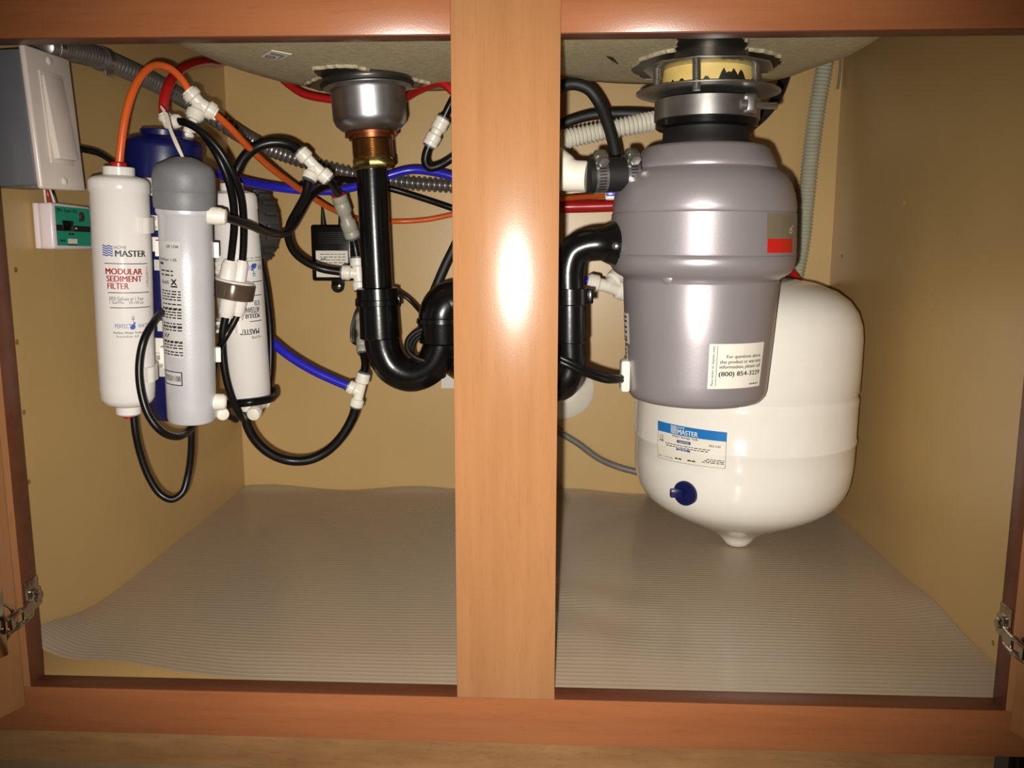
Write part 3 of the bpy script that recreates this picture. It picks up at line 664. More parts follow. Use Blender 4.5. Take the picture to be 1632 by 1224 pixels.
# ================================================================== TDS METER
c0, c1, c2, c3 = PX(80, 322, -389), PX(146, 329, -389), PX(88, 397, -389), PX(147, 398, -389)
eu = ((c1-c0)+(c3-c2)).normalized(); ev = (c0-c2)+(c1-c3); ev = (ev-eu*ev.dot(eu)).normalized(); en = eu.cross(ev)
if en.x < 0: en = -en
wd = ((c1-c0).length+(c3-c2).length)/2; ht = ((c0-c2).length+(c1-c3).length)/2; ctr = (c0+c1+c2+c3)/4; R = Matrix((eu, en, ev)).transposed()
td = thing('water_quality_monitor', 'small pinkish white monitor with teal face below the switch box', 'monitor', ctr-ev*ht/2-en*15)
part('case_front', MB().box(ctr-en*6, (wd, 12, ht), 2.5, R, 3), PINKW, td); part('case_back', MB().box(ctr-en*14.5, (wd-.6, 5, ht-.6), 1.5, R), PINKW, td)
mp = flatmap(ctr-eu*wd/2-ev*ht/2, ctr+eu*wd/2-ev*ht/2, ctr-eu*wd/2+ev*ht/2, en)
mb = MB(); prect(mb, mp, .07, .95, .08, .93, .3); fc = part('face_plate', mb, GREEN, td, 'teal printed face plate')
mb = MB(); prect(mb, mp, .07, .95, .4, .53, .4); ptext(mb, mp, 'TM-1 Tester TDS', .1, .62, .81, .88, .01, 0, .5); pdash(mb, mp, .36, .5, .32, .36, 2, 2, .5); pdash(mb, mp, .13, .27, .17, .21, 3, 3, .5); pdash(mb, mp, .34, .56, .09, .115, 6, 4, .5); pdash(mb, mp, .65, .78, .63, .66, 2, 1, .5); part('face_print', mb, INK, fc)
part('button', MB().lathe([(4.2, 0), (4.2, .8), (3.4, 1.5), (1, 1.1)], mp(.72, .74, .3), en, 20), GEAR, fc)
part('display_window', MB().box(mp(.36, .52, .6), (wd*.26, 1.4, ht*.22), .4, R), BLACKP, fc)
mb = MB(); prect(mb, mp, .33, .57, .13, .235, .5); part('paper_strip', mb, PAPER, fc)
mb = MB(); prect(mb, mp, .53, .59, .455, .485, .6); part('indicator', mb, WIREW, fc)
for i, (a, b, r, M_, lb) in enumerate(((70, 73, .9, WIREW, 'white wire into the top of the teal monitor, leftmost'), (74, 79, 1.4, RED, 'dark red wire into the top of the teal monitor'), (78, 87, .8, WIREW, 'white wire into the top of the teal monitor, next to the black one'), (82, 90, 1.2, BLACKT, 'black wire into the top of the teal monitor'))):
    solo('monitor_wire', MB().tube(spline([PX(a, 298, -396), PX((a+b)/2, 310, -396), PX(b, 324, -395)], 6), r, 8), M_, lb, 'wire', None)
# ================================================================== FLEXIBLE CONDUIT
def corrugated(pts, r, amp, pitch, seg=16, per=6, power=1.):
    pts = resample(pts, pitch/per); rr = [r+amp*(2*(1-abs(math.sin(PI*i/per))**1.6)-1) if power == 1 else r+amp*(2*abs(math.sin(PI*i/per))**power-1) for i in range(len(pts))]
    return MB().tube(pts, rr, seg)
cpx = [PX(70, 74, -372), PX(110, 80, -384), PX(155, 92, -390), PX(205, 112, -392), PX(255, 136, -394), PX(310, 168, -390), PY(360, 200, 405), PY(400, 224, 455), PY(450, 245, 500), PY(505, 263, 530), PY(560, 276, 545), PY(625, 288, 550), PY(700, 295, 550), PY(760, 297, 545)]
cn = thing('flexible_conduit', 'grey corrugated metal conduit running from the switch box along the panels', 'conduit', cpx[3]-Vector((0, 0, 20)))
part('corrugated_tube', corrugated(spline(cpx, 14), 8.3, 1.7, 7.4, 20, 12, .8), CONDUIT, cn)
i0 = spline(cpx, 14)[30]; i1 = spline(cpx, 14)[33]
part('strap', MB().lathe([(10.2, -4), (11.2, -4), (11.2, 6), (10.2, 6)], i0, i1-i0, 28, cap=False).box(i0+Vector((3, 6, -10)), (2, 16, 8), .6), CONDUIT, cn)
e0 = spline(cpx, 14)[4]; e1 = spline(cpx, 14)[6]
part('box_connector', MB().lathe([(10.5, -6), (10.5, 6), (9.4, 7)], e0, e1-e0, 24), CONDUIT, cn)
# ================================================================== FILTERS
def cyl_thing(name, label, cat, cyl, group=None): return thing(name, label, cat, cyl.b, group)
# sediment filter
S = Cyl((189, 266, 98), (205, 655, 104), [(266, 24), (655, 16)])
sp = [(266, 23), (267, 24), (279, 24), (280.5, 30), (283, 40), (287, 44.5), (291, 46), (306, 46), (309, 44.5), (420, 44.2), (520, 43.2), (615, 41.5), (632, 40.5), (640, 36), (645, 26)]
S.prof = S.sub(sp)
sf = cyl_thing('sediment_filter', 'white cylinder filter printed MODULAR SEDIMENT FILTER, nearest the left panel', 'water filter', S)
part('filter_body', MB().lathe([(r, h) for h, r in S.prof], S.b, S.e, 56), FILTW, sf)
tp('bottom_port', S, [(643, 18), (644, 19.5), (658, 19), (661, 16), (662, 10)], FILTW, sf)
tp('collet', S, [(660, 8), (666, 8)], RED, sf, 'red collet ring under the filter')
tp('collet', S, [(258, 10), (260, 12), (267, 12)], RED, sf, 'red collet ring on top of the filter')
mp = S.region(165, 238, 385, 545); T_ = lambda y: (545-y)/160.; X_ = lambda x: (x-165)/73.
def XT(mbx, txt, x0, x1, yb, yt, bold=.02, rot=0):
    f = lambda x: S.find(x, (yb+yt)/2)[0]; a0, a1 = f(165), f(238)
    ptext(mbx, mp, txt, (f(x0)-a0)/(a1-a0), (f(x1)-a0)/(a1-a0), T_(yb), T_(yt), bold, rot)
def XR(fun, mbx, x0, x1, yb, yt, *k):
    f = lambda x: S.find(x, (yb+yt)/2)[0]; a0, a1 = f(165), f(238)
    fun(mbx, mp, (f(x0)-a0)/(a1-a0), (f(x1)-a0)/(a1-a0), T_(yb), T_(yt), *k)
mb = MB(); XT(mb, 'MASTER', 187, 234, 409, 399, .03); XT(mb, 'HOME', 186, 206, 397, 392, .0)
XT(mb, '3950 Gallons or 1 Year', 173, 228, 478.5, 472.5, .0); XT(mb, '1 Gal/Min.   25-100 psi', 174, 228, 485, 479.5, .0)
for x0, x1, y in ((169, 236, 420), (172, 237, 466), (174, 238, 490)): XR(prect, mb, x0, x1, y+.6, y-.6)
XT(mb, 'Perfect Water Technologies', 177, 236, 533, 528.5, .015); XT(mb, 'Scottsdale, AZ  |  877', 181, 233, 539, 534.5, .0)
part('lettering', mb, INK, sf)
mb = MB(); XT(mb, 'MODULAR', 170, 228, 437, 427.5, .04); XT(mb, 'SEDIMENT', 171, 227, 448.5, 439, .04); XT(mb, 'FILTER', 172, 206, 460, 450.5, .04); XT(mb, '<<FLOW<<', 233, 237, 458, 425, .0, 1)
part('red_lettering', mb, INKR, sf)
mb = MB(); XR(pwaves, mb, 167, 184, 409, 391); XT(mb, 'PERFECT', 180, 206, 523, 516, .0); XT(mb, 'WATER', 217, 236, 523, 516.5, .0)
f_ = lambda x: (S.find(x, 515)[0]-S.find(165, 465)[0])/(S.find(238, 465)[0]-S.find(165, 465)[0])
pemblem(mb, mp, f_(212), T_(525), f_(217)-f_(207), T_(503)-T_(525)); part('blue_lettering', mb, INKB, sf)
# blue membrane housing
B = Cyl((259, 205, 172), (276, 665, 186), [(205, 40), (665, 30)])
bp_ = [(207, 33), (208, 34), (216, 34), (217, 38), (221, 52), (227, 60), (232, 61.5), (236, 60), (284, 59), (286, 50), (292, 49), (560, 45), (640, 43), (652, 38), (664, 30)]
B.prof = B.sub(bp_)
bh = cyl_thing('membrane_housing', 'navy blue cylinder housing behind the white and grey filters', 'water filter', B)
part('housing_cap', MB().lathe([(r, h) for h, r in B.sub([q for q in bp_ if q[0] <= 286])], B.b, B.e, 56), NAVY, bh)
mb = MB().lathe([(r, h) for h, r in B.sub([(285, 50)]+[q for q in bp_ if q[0] > 286])], B.b, B.e, 48); part('housing_body', mb, NAVY, bh)
for x0, x1, y0, y1 in ((246, 259, 414, 431), (251, 264, 511, 528), (234, 262, 284, 312), (240, 268, 557, 600)):
    mp = B.region(x0, x1, y0, y1); mb = MB(); prect(mb, mp, 0, 1, 0, 1, .3, 6, 2); part('label', mb, PAPERG, bh, 'white label patch')
# elbow fittings on the blue cap
def fitting(name, label, c, ends, r, material=FITW, collet=COLLET, rc=None, cat='pipe fitting', sleeve=.5, group=None):
    rc = rc or r*.82; o = thing(name, label, cat, c-Vector((0, 0, r)), group); mb = MB()
    mb.lathe([(r*.72*math.cos(t*PI/10-PI/2), r*.72*math.sin(t*PI/10-PI/2)) for t in range(11)], c, (0, 0, 1), 20)
    body = None; cols = []
    for e in ends:
        d = e-c; L = d.length
        mb.lathe([(r*.72, 0), (r*.74, L*(1-sleeve)-1), (r, L*(1-sleeve)+.6), (r*1.02, L*(1-sleeve)+2), (r, L*.82), (r*.94, L*.84), (r, L*.86), (r, L-1), (r*.9, L)], c, d, 24)
        cols.append((e, d.normalized()))
    part('body', mb, material, o)
    for e, d in cols:
        part('collet', MB().lathe([(rc, -.5), (rc, 1.6), (rc*.9, 2.0)], e, d, 20), collet, o)
    return o
fitting('elbow_fitting', 'white elbow fitting holding the red tube on the navy cap', PY(268, 198, 172), [PY(262, 184, 172), PY(283, 192, 168)], 6.3, collet=FITW)
fitting('elbow_fitting', 'white elbow fitting at the right rim of the navy cap', PY(300, 206, 182), [PY(298, 218, 182), PY(312, 200, 180)], 6.0, collet=COLLET)
# grey UV cylinder
U = Cyl((292, 250, 96), (306, 672, 116), [(250, 20), (672, 40)])
up = [(333, 44), (338, 44.5), (341, 43.5), (345, 41), (420, 40.6), (560, 38.6), (640, 37.2), (664, 36.6), (668, 35), (670, 30)]
U.prof = U.sub(up)
uv = cyl_thing('ultraviolet_lamp_housing', 'smooth light grey cylinder with dark grey cap in front of navy housing', 'water filter', U)
part('cylinder', MB().lathe([(r, h) for h, r in U.prof], U.b, U.e, 56), UVB, uv)
tp('end_cap', U, [(250, 12), (253, 21), (256, 27), (258, 31), (264, 42), (272, 46.5), (282, 48), (302, 48), (304, 47.2), (306, 48), (325, 47.2), (332, 46.5), (333.5, 43)], UVCAP, uv, 'dark grey rubber cap', seg=56)
part('side_port', MB().lathe([(7.4, 0), (7.4, 10), (6.6, 12), (6.4, 14), (4.5, 15)], PY(332, 343, 98), PY(352, 345, 100)-PY(332, 343, 98), 24), FITW, uv)
part('side_port', MB().lathe([(7.4, 0), (7.4, 9), (6.6, 11), (4.5, 12.5)], PY(338, 640, 118), PY(360, 641, 122)-PY(338, 640, 118), 24), FITW, uv)
mp = U.region(259, 290, 385, 570); mb = MB(); prect(mb, mp, 0, 1, 0, 1, .25, 8, 10); part('label', mb, PAPERG, uv, 'grey paper label with small print')
mb = MB()
ptext(mb, mp, 'UV 11W', .45, .95, .945, .97, .02, 0, .5); ptext(mb, mp, 'STERILIGHT 1-05'[:0]+'Sterilizer 1-05', .02, .86, .835, .86, .02, 0, .5); pdash(mb, mp, .02, .25, .80, .82, 1, 7, .5)
for y in (.745, .71): pdash(mb, mp, .1, .7, y, y+.012, 3, int(y*100), .5)
ptext(mb, mp, 'RoHS', .12, .5, .64, .668, .02, 0, .5); ptext(mb, mp, 'X', .58, .85, .635, .685, .03, 0, .5); prect(mb, mp, .58, .85, .615, .628, .5)
for k in range(22):
    y = .575-.024*k*1.0-(.015 if k in (4, 5, 10, 11, 16) else 0)-.012*(k//5)
    if y < .02: break
    if .17 < y < .215: continue
    pdash(mb, mp, .08, .97, y, y+.011, 5, k+30, .5)
ptext(mb, mp, '//', .1, .42, .175, .21, .04, 0, .5)
mp2 = U.region(265, 291, 592, 614); pframe(mb, mp2, 0, 1, 0, 1, .05, .07, .5); ptext(mb, mp2, '170501108', .03, .92, .3, .7, .012, 0, .6)
part('lettering', mb, INK, uv)
mb = MB(); prect(mb, mp2, 0, 1, 0, 1, .25); part('serial_plate', mb, PAPERG, uv)
solo('lamp_wire', MB().tube(spline(px([(262, 176, 120), (257, 170, 122), (261, 178, 118), (270, 205, 108), (281, 232, 100), (291, 251, 96)]), 8), 1.0, 8).tube(spline(px([(262, 178, 118), (266, 182, 116), (273, 207, 107), (284, 232, 100), (292, 251, 96)]), 8), 1.0, 8), WIREW, 'twin white lamp wire curving down into the dark grey cap', 'wire')
# rear white filter (printed upside down)
Q = Cyl((369, 292, 240), (398, 652, 256), [(292, 20), (652, 16)])
qp = [(291, 15), (292, 18), (303, 18), (304.5, 24), (308, 34), (314, 37.5), (332, 38), (334, 37), (420, 36.8), (540, 36), (628, 34.5), (636, 31), (641, 20)]
Q.prof = Q.sub(qp)
rf = cyl_thing('post_filter', 'white cylinder filter with upside-down print, right of the grey cylinder', 'water filter', Q)
part('filter_body', MB().lathe([(r, h) for h, r in Q.prof], Q.b, Q.e, 56), FILTW, rf)
tp('bottom_port', Q, [(638, 16), (640, 18), (652, 17), (654, 12)], FILTW, rf)
tp('collet', Q, [(652, 11), (657, 11)], COLLET, rf); tp('collet', Q, [(286, 10), (292, 10)], COLLET, rf)
mp = Q.region(356, 417, 405, 545); T_ = lambda y: (545-y)/140.
mb = MB()
def QT(mbx, txt, x0, x1, yb, yt, bold=.02, rot=2):
    f = lambda x: Q.find(x, (yb+yt)/2)[0]; a0, a1 = Q.find(356, 475)[0], Q.find(417, 475)[0]
    ptext(mbx, mp, txt, (f(x0)-a0)/(a1-a0), (f(x1)-a0)/(a1-a0), T_(yb), T_(yt), bold, rot)
def QR(x0, x1, y):
    f = lambda x: Q.find(x, y)[0]; a0, a1 = Q.find(356, 475)[0], Q.find(417, 475)[0]; prect(mb, mp, (f(x0)-a0)/(a1-a0), (f(x1)-a0)/(a1-a0), T_(y+.6), T_(y-.6))
QT(mb, 'MASTER', 381, 413, 534, 525, .03); QT(mb, 'HOME', 401, 416, 541, 537, .0); QT(mb, 'ARTESIAN', 392, 413.5, 499, 490, .03); QT(mb, 'MODULAR', 390, 413.5, 508, 500, .03); QT(mb, 'FILTER', 405, 413.5, 488, 480, .03)
for x0, x1, y in ((398, 417, 513), (400, 417, 472), (402, 417, 450)): QR(x0, x1, y)
QT(mb, 'Scottsdale, AZ | 877', 388, 416, 414, 410, .0); QT(mb, 'Perfect Water Technologies', 388, 416, 418, 415, .01)
part('lettering', mb, INK, rf)
mb = MB(); mpr = lambda s, t, off=0.: mp(1-s, 1-t, off)
f_ = lambda x: (Q.find(x, 435)[0]-Q.find(356, 475)[0])/(Q.find(417, 475)[0]-Q.find(356, 475)[0])
pemblem(mb, mpr, 1-f_(405), 1-T_(421), f_(411)-f_(401), T_(421)-T_(442)); QT(mb, 'WATER', 391, 401, 431, 424, .0); QT(mb, 'PER', 410, 416, 431, 424, .0); part('blue_lettering', mb, INKB, rf)
mb = MB(); QT(mb, '>>>', 383, 388, 510, 486, .0, 3); part('red_lettering', mb, INKR, rf)
# clips between the cylinders
def clip(label, A, Bc, row, spanA=1.7, spanB=1.2, hgt=13.):
    hA = A.h_axis(row); pA = A.b+A.e*hA
    hB = (pA-Bc.b).dot(Bc.e); pB = Bc.b+Bc.e*hB; dAB = pB-pA; dist = dAB.length; d = dAB.normalized(); up_ = A.e; sd_ = up_.cross(d).normalized()
    o = thing('filter_clip', label, 'clip', pA+d*(A.r_at(hA)+4)-Vector((0, 0, hgt/2)), 'white clips holding the filters')
    for nm, pc, r, dd, span in (('clip_jaw', pA, A.r_at(hA)+.4, d, spanA), ('clip_jaw', pB, Bc.r_at(hB)+.4, -d, spanB)):
        mb = MB(); N = 22; vs = []; fs = []; t = 2.2; s2 = up_.cross(dd).normalized()
        for k in range(N+1):
            a = -span+(span+min(span, 1.05))*k/N; q = dd*math.cos(a)+s2*math.sin(a); tt = t*(1.9 if k < 3 or k > N-3 else 1)
            for rr, hh in ((r, -hgt/2), (r+tt, -hgt/2), (r+tt, hgt/2), (r, hgt/2)): vs.append(pc+q*rr+up_*hh)
        for k in range(N):
            for j in range(4): fs.append((4*k+j, 4*k+(j+1) % 4, 4*k+4+(j+1) % 4, 4*k+4+j))
        fs += [(0, 1, 2, 3), (4*N+3, 4*N+2, 4*N+1, 4*N)]
        part(nm, mb.add(vs, fs), WHITE, o)
    rA, rB = A.r_at(hA)+1.5, Bc.r_at(hB)+1.5; L = dist-rA-rB
    if L > .5:
        R = Matrix((d, sd_, up_)).transposed(); mb = MB()
        for q in (-4, 4): mb.box(pA+d*(rA+L/2)+up_*q, (L+1.5, 14, 3.2), .6, R)
        part('clip_bridge', mb, WHITE, o)
    return o
clip('white clip on the sediment filter at its upper part, level with the teal monitor', S, B, 357, 2.0)
clip('white clip on the sediment filter at its lower part', S, B, 592, 2.0)
clip('white clip on the grey cylinder beside its paper label', U, B, 398, 1.75)
clip('white clip on the grey cylinder above its serial plate', U, B, 567, 1.75)
clip('white clip behind the brown shutoff valve, on the post filter', Q, B, 425, 1.5)
clip('white clip on the post filter, under the brown valve', Q, B, 516, .9)
# ribbed black disc on the back of the rack
gc = PY(402, 361, 312); gn = Vector((-.72, -.69, .02)).normalized()
gp = thing('ribbed_disc_cap', 'charcoal disc cap with toothed rim peeking out right of the post filter', 'cap', gc-Vector((0, 0, 34)))
part('disc', MB().lathe([(33, -16), (35, -14), (35, 10), (33, 14), (26, 16), (24, 13), (8, 12), (.5, 12)], gc, gn, 48), GEAR, gp)
gu = gn.cross(Vector((0, 0, 1))).normalized(); gv = gn.cross(gu)
for k in range(18):
    a = 2*PI*k/18; d = gu*math.cos(a)+gv*math.sin(a); t = gn.cross(d); R = Matrix((d, t, gn)).transposed()
    part('tooth', MB().box(gc+d*36.5-gn*6, (7, 3.6, 14), .8, R), GEAR, gp)
# brown shutoff valve
vc = PY(371, 462, 206); ve = (PY(376, 430, 206)-PY(366, 492, 206)).normalized()
vv = thing('shutoff_valve', 'smoky brown round shutoff valve with four white ports', 'valve', vc-Vector((0, 0, 22)))
part('valve_disc', MB().lathe([(17.5, -8.5), (20.5, -7.5), (20.8, 6), (20.2, 8), (15, 8.6)], vc, ve, 48), BROWNV, vv)
part('top_plate', MB().lathe([(18.5, 8), (18.5, 9.4), (16, 10)], vc, ve, 40), WHITE, vv)
for x, y, r in ((367, 418, 8.2), (386, 418, 6.4), (361, 502, 8.4), (379, 500, 7.0)):
    e = PY(x, y, 202 if r > 8 else 208); s_ = 1 if y < 460 else -1
    b0 = e-ve*s_*22
    part('port', MB().lathe([(r, 0), (r, 12), (r*.96, 13), (r*.96, 20), (r*.8, 22), (r*.75, 24)], b0, ve*s_, 24), WHITE, vv)
# ================================================================== TEES AND COUPLINGS
tee0 = fitting('tee_fitting', 'white tee fitting on the orange tube by the corrugated conduit', PY(318, 165, 176), [PY(301, 146, 172), PY(341, 180, 182), PY(309, 188, 172)], 8.2, collet=FITW, rc=6.5)
part('plug_stem', MB().lathe([(4.4, 0), (4.4, 3), (2.6, 4), (2.6, 12)], PY(310, 187, 172), PY(303, 204, 176)-PY(310, 187, 172), 16), FITW, tee0)
fitting('tee_fitting', 'white tee fitting at the end of the big black arch, left of strainer pipe', PY(501, 265, 262), [PY(478, 241, 258), PY(524, 286, 266), PY(492, 286, 258)], 7.9)
fitting('tee_fitting', 'white tee fitting beside the black drain tailpiece, below the grey coupling', PY(571, 436, 318), [PY(569, 411, 318), PY(574, 462, 318), PY(545, 434, 316)], 8.0)
fitting('tee_fitting', 'white tee fitting where the lower blue tube ends', PY(573, 625, 284), [PY(580, 595, 284), PY(567, 648, 284), PY(555, 615, 282)], 7.4)
def coupling(name, label, a, b, r, material=FITW, collet=COLLET):
    d = b-a; L = d.length; o = thing(name, label, 'pipe fitting', (a+b)/2-Vector((0, 0, L/2)))
    part('body', MB().lathe([(r*.9, 0), (r, 1), (r, L*.14), (r*.92, L*.16), (r, L*.18), (r, L*.38), (r*.78, L*.44), (r*.78, L*.56), (r, L*.62), (r, L*.82), (r*.92, L*.84), (r, L*.86), (r, L-1), (r*.9, L)], a, d, 28), material, o)
    part('collet', MB().lathe([(r*.8, -2), (r*.8, .5)], a, d, 20), collet, o); part('collet', MB().lathe([(r*.8, -.5), (r*.8, 2)], b, d, 20), collet if collet is not RED else COLLET, o)
    return o
coupling('straight_coupling', 'white straight coupling on the black tube close to the centre stile', PY(707, 189, 330), PY(684, 232, 330), 8.3)
coupling('straight_coupling', 'grey-green straight coupling with red collet beside the strainer pipe', PY(540, 312, 300), PY(562, 378, 316), 8.4, GREYF, RED)
coupling('straight_coupling', 'narrow grey coupling half hidden left of the drain trap', PY(576, 502, 322), PY(578, 562, 300), 6.6, GREYF)
wy = fitting('wye_fitting', 'pale wye fitting between the disposer and its drain pipe', PY(968, 456, 338), [PY(938, 449, 334), PY(1000, 468, 350), PY(984, 440, 350)], 9.6, GREYF if False else FITW, FITW)
o = thing('quick_connect_fitting', 'small white fitting with blue clip on the orange tube, left of disposer', 'pipe fitting', PY(978, 312, 330))
part('body', MB().box(PY(976, 310, 330), (16, 12, 12), 2), FITW, o); part('clip', MB().box(PY(976, 308, 322), (13, 3, 6), .8), BLUE, o, 'blue locking clip')
# ================================================================== TUBES
def tube(name, label, pl, r, material, cat='tube', n=10, seg=14):
    return solo(name, MB().tube(spline(px(pl), n), r, seg), material, label, cat)
tube('orange_tube', 'orange tube arching from the sediment filter top to the upper tee', [(190, 262, 99), (192, 240, 99), (200, 185, 102), (214, 140, 110), (232, 113, 124), (250, 104, 138), (272, 110, 152), (290, 127, 165), (303, 148, 173)], 3.3, ORANGE)
tube('orange_tube', 'long orange tube sloping behind the strainer pipe along the back panel', [(340, 179, 182), (365, 202, 205), (395, 234, 240), (432, 268, 290), (480, 303, 360), (530, 334, 430), (575, 350, 490), (630, 353, 520), (680, 350, 525), (725, 341, 525), (800, 325, 520), (890, 317, 430), (970, 311, 334)], 3.4, ORANGE)
tube('red_tube', 'red tube looping from the navy cap up behind the sink', [(262, 186, 172), (261, 165, 172), (267, 140, 180), (280, 118, 205), (300, 105, 250), (325, 99, 310), (352, 100, 395), (385, 92, 420), (425, 105, 432), (462, 136, 432), (485, 150, 428), (530, 159, 425), (585, 165, 418), (640, 158, 390), (665, 145, 360), (688, 135, 336), (706, 133, 322), (722, 146, 318), (740, 165, 320)], 4.6, RED)
tube('blue_tube', 'dark blue tube crossing behind the strainer tailpiece to the pale wye fitting', [(318, 262, 240), (345, 275, 280), (380, 287, 320), (430, 297, 360), (480, 303, 380), (530, 304, 385), (565, 298, 385), (615, 281, 385), (655, 271, 390), (690, 274, 390), (730, 285, 390), (790, 320, 400), (850, 395, 370), (900, 436, 334), (939, 449, 334)], 4.9, BLUE)
tube('blue_tube', 'blue tube sagging from the post filter to the lower tee', [(395, 500, 300), (410, 517, 296), (430, 541, 290), (462, 568, 284), (500, 591, 282), (530, 605, 282), (556, 616, 282)], 4.9, BLUE)
tube('black_tube', 'thick black tube arching from the post filter top to a tee', [(371, 293, 240), (376, 275, 240), (390, 250, 244), (410, 234, 250), (435, 227, 255), (460, 230, 258), (479, 242, 258)], 5.3, BLACKT)
tube('black_tube', 'black loop tube from the hanging tee round to the tee by the tailpiece', [(492, 287, 258), (487, 310, 262), (474, 335, 270), (462, 358, 278), (460, 380, 288), (468, 400, 296), (486, 416, 304), (512, 428, 312), (546, 434, 316)], 4.3, BLACKT)
tube('black_tube', 'black tube from the grey cylinder side port, curling behind the rack', [(352, 345, 100), (370, 350, 120), (400, 360, 160), (425, 371, 200), (447, 374, 235), (463, 366, 256), (478, 342, 280), (492, 318, 300), (510, 302, 320), (540, 294, 360)], 3.8, BLACKT)
tube('black_tube', 'black tube from the hanging tee into the grey-green coupling', [(524, 286, 266), (532, 297, 280), (541, 313, 301)], 4.2, BLACKT)
tube('black_tube', 'short black tube under the grey-green coupling', [(562, 378, 316), (566, 395, 318), (569, 412, 318)], 4.2, BLACKT)
tube('black_tube', 'short black tube rising from the lower tee beside the trap', [(580, 596, 284), (582, 580, 290), (579, 562, 300)], 4.3, BLACKT)
tube('black_tube', 'black tube hanging in a wide U below the post filter', [(390, 655, 254), (395, 680, 256), (410, 705, 260), (433, 724, 265), (462, 734, 272), (492, 733, 276), (520, 720, 280), (545, 695, 282), (562, 665, 284), (567, 649, 284)], 5.1, BLACKT)
tube('black_tube', 'black tube from navy cap to valve, outer of the arching pair', [(283, 193, 168), (300, 197, 165), (325, 213, 165), (350, 240, 168), (370, 275, 175), (383, 310, 185), (388, 350, 196), (388, 390, 204), (386, 420, 208)], 3.5, BLACKT)
tube('black_tube', 'black tube from navy cap to valve, inner of the arching pair', [(312, 201, 180), (326, 216, 172), (345, 245, 166), (361, 280, 170), (371, 320, 180), (373, 360, 190), (370, 395, 198), (367, 420, 202)], 3.5, BLACKT)
tube('black_tube', 'black tube running straight down from the brown valve', [(360, 502, 202), (355, 530, 202), (355, 560, 204), (360, 600, 206), (370, 635, 210), (382, 660, 218), (388, 668, 236)], 3.7, BLACKT)
tube('black_tube', 'short black tube slanting from the brown valve behind the grey cylinder', [(379, 500, 208), (370, 518, 206), (360, 535, 204), (349, 556, 196), (342, 580, 186), (338, 610, 176)], 3.5, BLACKT)
tube('black_tube', 'black tube looping low from the sediment filter bottom', [(213, 664, 104), (216, 690, 104), (224, 725, 106), (238, 762, 108), (256, 788, 110), (274, 796, 112), (290, 786, 116), (299, 760, 122), (304, 725, 132), (305, 690, 142), (304, 660, 148)], 3.2, BLACKT)
tube('black_tube', 'black tube curling across the sediment filter to the grey cylinder bottom', [(309, 676, 118), (300, 688, 100), (280, 696, 74), (258, 688, 60), (238, 664, 56), (225, 625, 56), (222, 580, 58), (230, 540, 62), (246, 512, 74), (262, 494, 100), (270, 486, 130)], 3.2, BLACKT)
tube('black_tube', 'black tube dropping along the right side of the post filter', [(411, 395, 300), (416, 420, 298), (425, 470, 292), (431, 530, 284), (431, 590, 276), (428, 625, 268), (430, 640, 262)], 3.4, BLACKT)
tube('black_tube', 'black tube wrapped round the bottom of the post filter', [(436, 622, 276), (436, 632, 262), (425, 637, 240), (400, 641, 222), (380, 643, 222), (362, 645, 226), (362, 658, 240), (376, 668, 262)], 4.2, BLACKT)
fitting('elbow_fitting', 'round white elbow end facing out below the post filter', PY(412, 648, 262), [PY(404, 660, 240), PY(428, 634, 282)], 7.0, collet=FITW, rc=6.4)
fitting('elbow_fitting', 'white elbow fitting low at the right of the grey cylinder bottom', PY(345, 650, 150), [PY(355, 660, 132), PY(346, 632, 150)], 6.0, collet=FITW, rc=5.4)
tube('black_tube', 'black stub tube rising behind the stile from the white coupling', [(775, 40, 432), (765, 85, 410), (742, 128, 340), (722, 158, 330), (706, 190, 330)], 4.3, BLACKT)
tube('black_tube', 'black tube hooking from the white coupling back to the stile', [(684, 232, 330), (679, 246, 330), (678, 258, 330), (684, 267, 330), (700, 264, 330), (735, 240, 330), (775, 200, 350), (790, 130, 400), (792, 40, 432)], 4.6, BLACKT)
tube('black_tube', 'straight black tube sloping down behind the conduit to the stile', [(480, 295, 420), (540, 285, 500), (620, 300, 535), (680, 318, 540), (735, 336, 540), (800, 352, 556)], 4.4, BLACKT)
# right hand side
tube('black_hose', 'black hose arching down into the sleeve, left of the disposer neck', [(815, 45, 424), (822, 90, 408), (838, 140, 350), (862, 148, 312), (892, 138, 300), (915, 134, 300), (938, 142, 300), (955, 164, 300), (968, 195, 295), (977, 225, 290), (984, 260, 285)], 6.2, BLACKR, 'hose')
tube('black_hose', 'black hose running level behind the disposer clamp and up at its right', [(800, 330, 556), (815, 270, 490), (840, 228, 400), (870, 209, 360), (900, 196, 350), (940, 184, 350), (985, 181, 350), (1040, 183, 350), (1090, 191, 360), (1140, 206, 370), (1185, 207, 376), (1210, 190, 380), (1232, 165, 386), (1244, 140, 394), (1252, 112, 404), (1258, 50, 410)], 5.7, BLACKR, 'hose')
tube('red_tube', 'thick dark red pipe level behind the stile to the disposer', [(806, 337, 556), (816, 333, 515), (840, 331, 480), (890, 330, 470), (940, 329, 470), (1000, 327, 470)], 7.6, RED)
tube('red_tube', 'red tube sloping behind the tank top beside the corrugated hose', [('v', 253, 359, 344), ('v', 255, 365, 366), ('v', 268, 400, 384), (1228, 408, 470), (1258, 430, 494), (1276, 452, 505), (1298, 490, 520), (1310, 560, 540)], 5.2, RED)
solo('corrugated_hose', corrugated(spline(px([(838, 236, 288), (866, 230, 308), (900, 222, 324), (945, 212, 332), (1000, 201, 335), (1050, 192, 348), (1100, 196, 380)]), 14), 9.4, 1.2, 4.6, 18, 8), CORRW, 'pale corrugated hose slanting behind the disposer neck', 'hose')
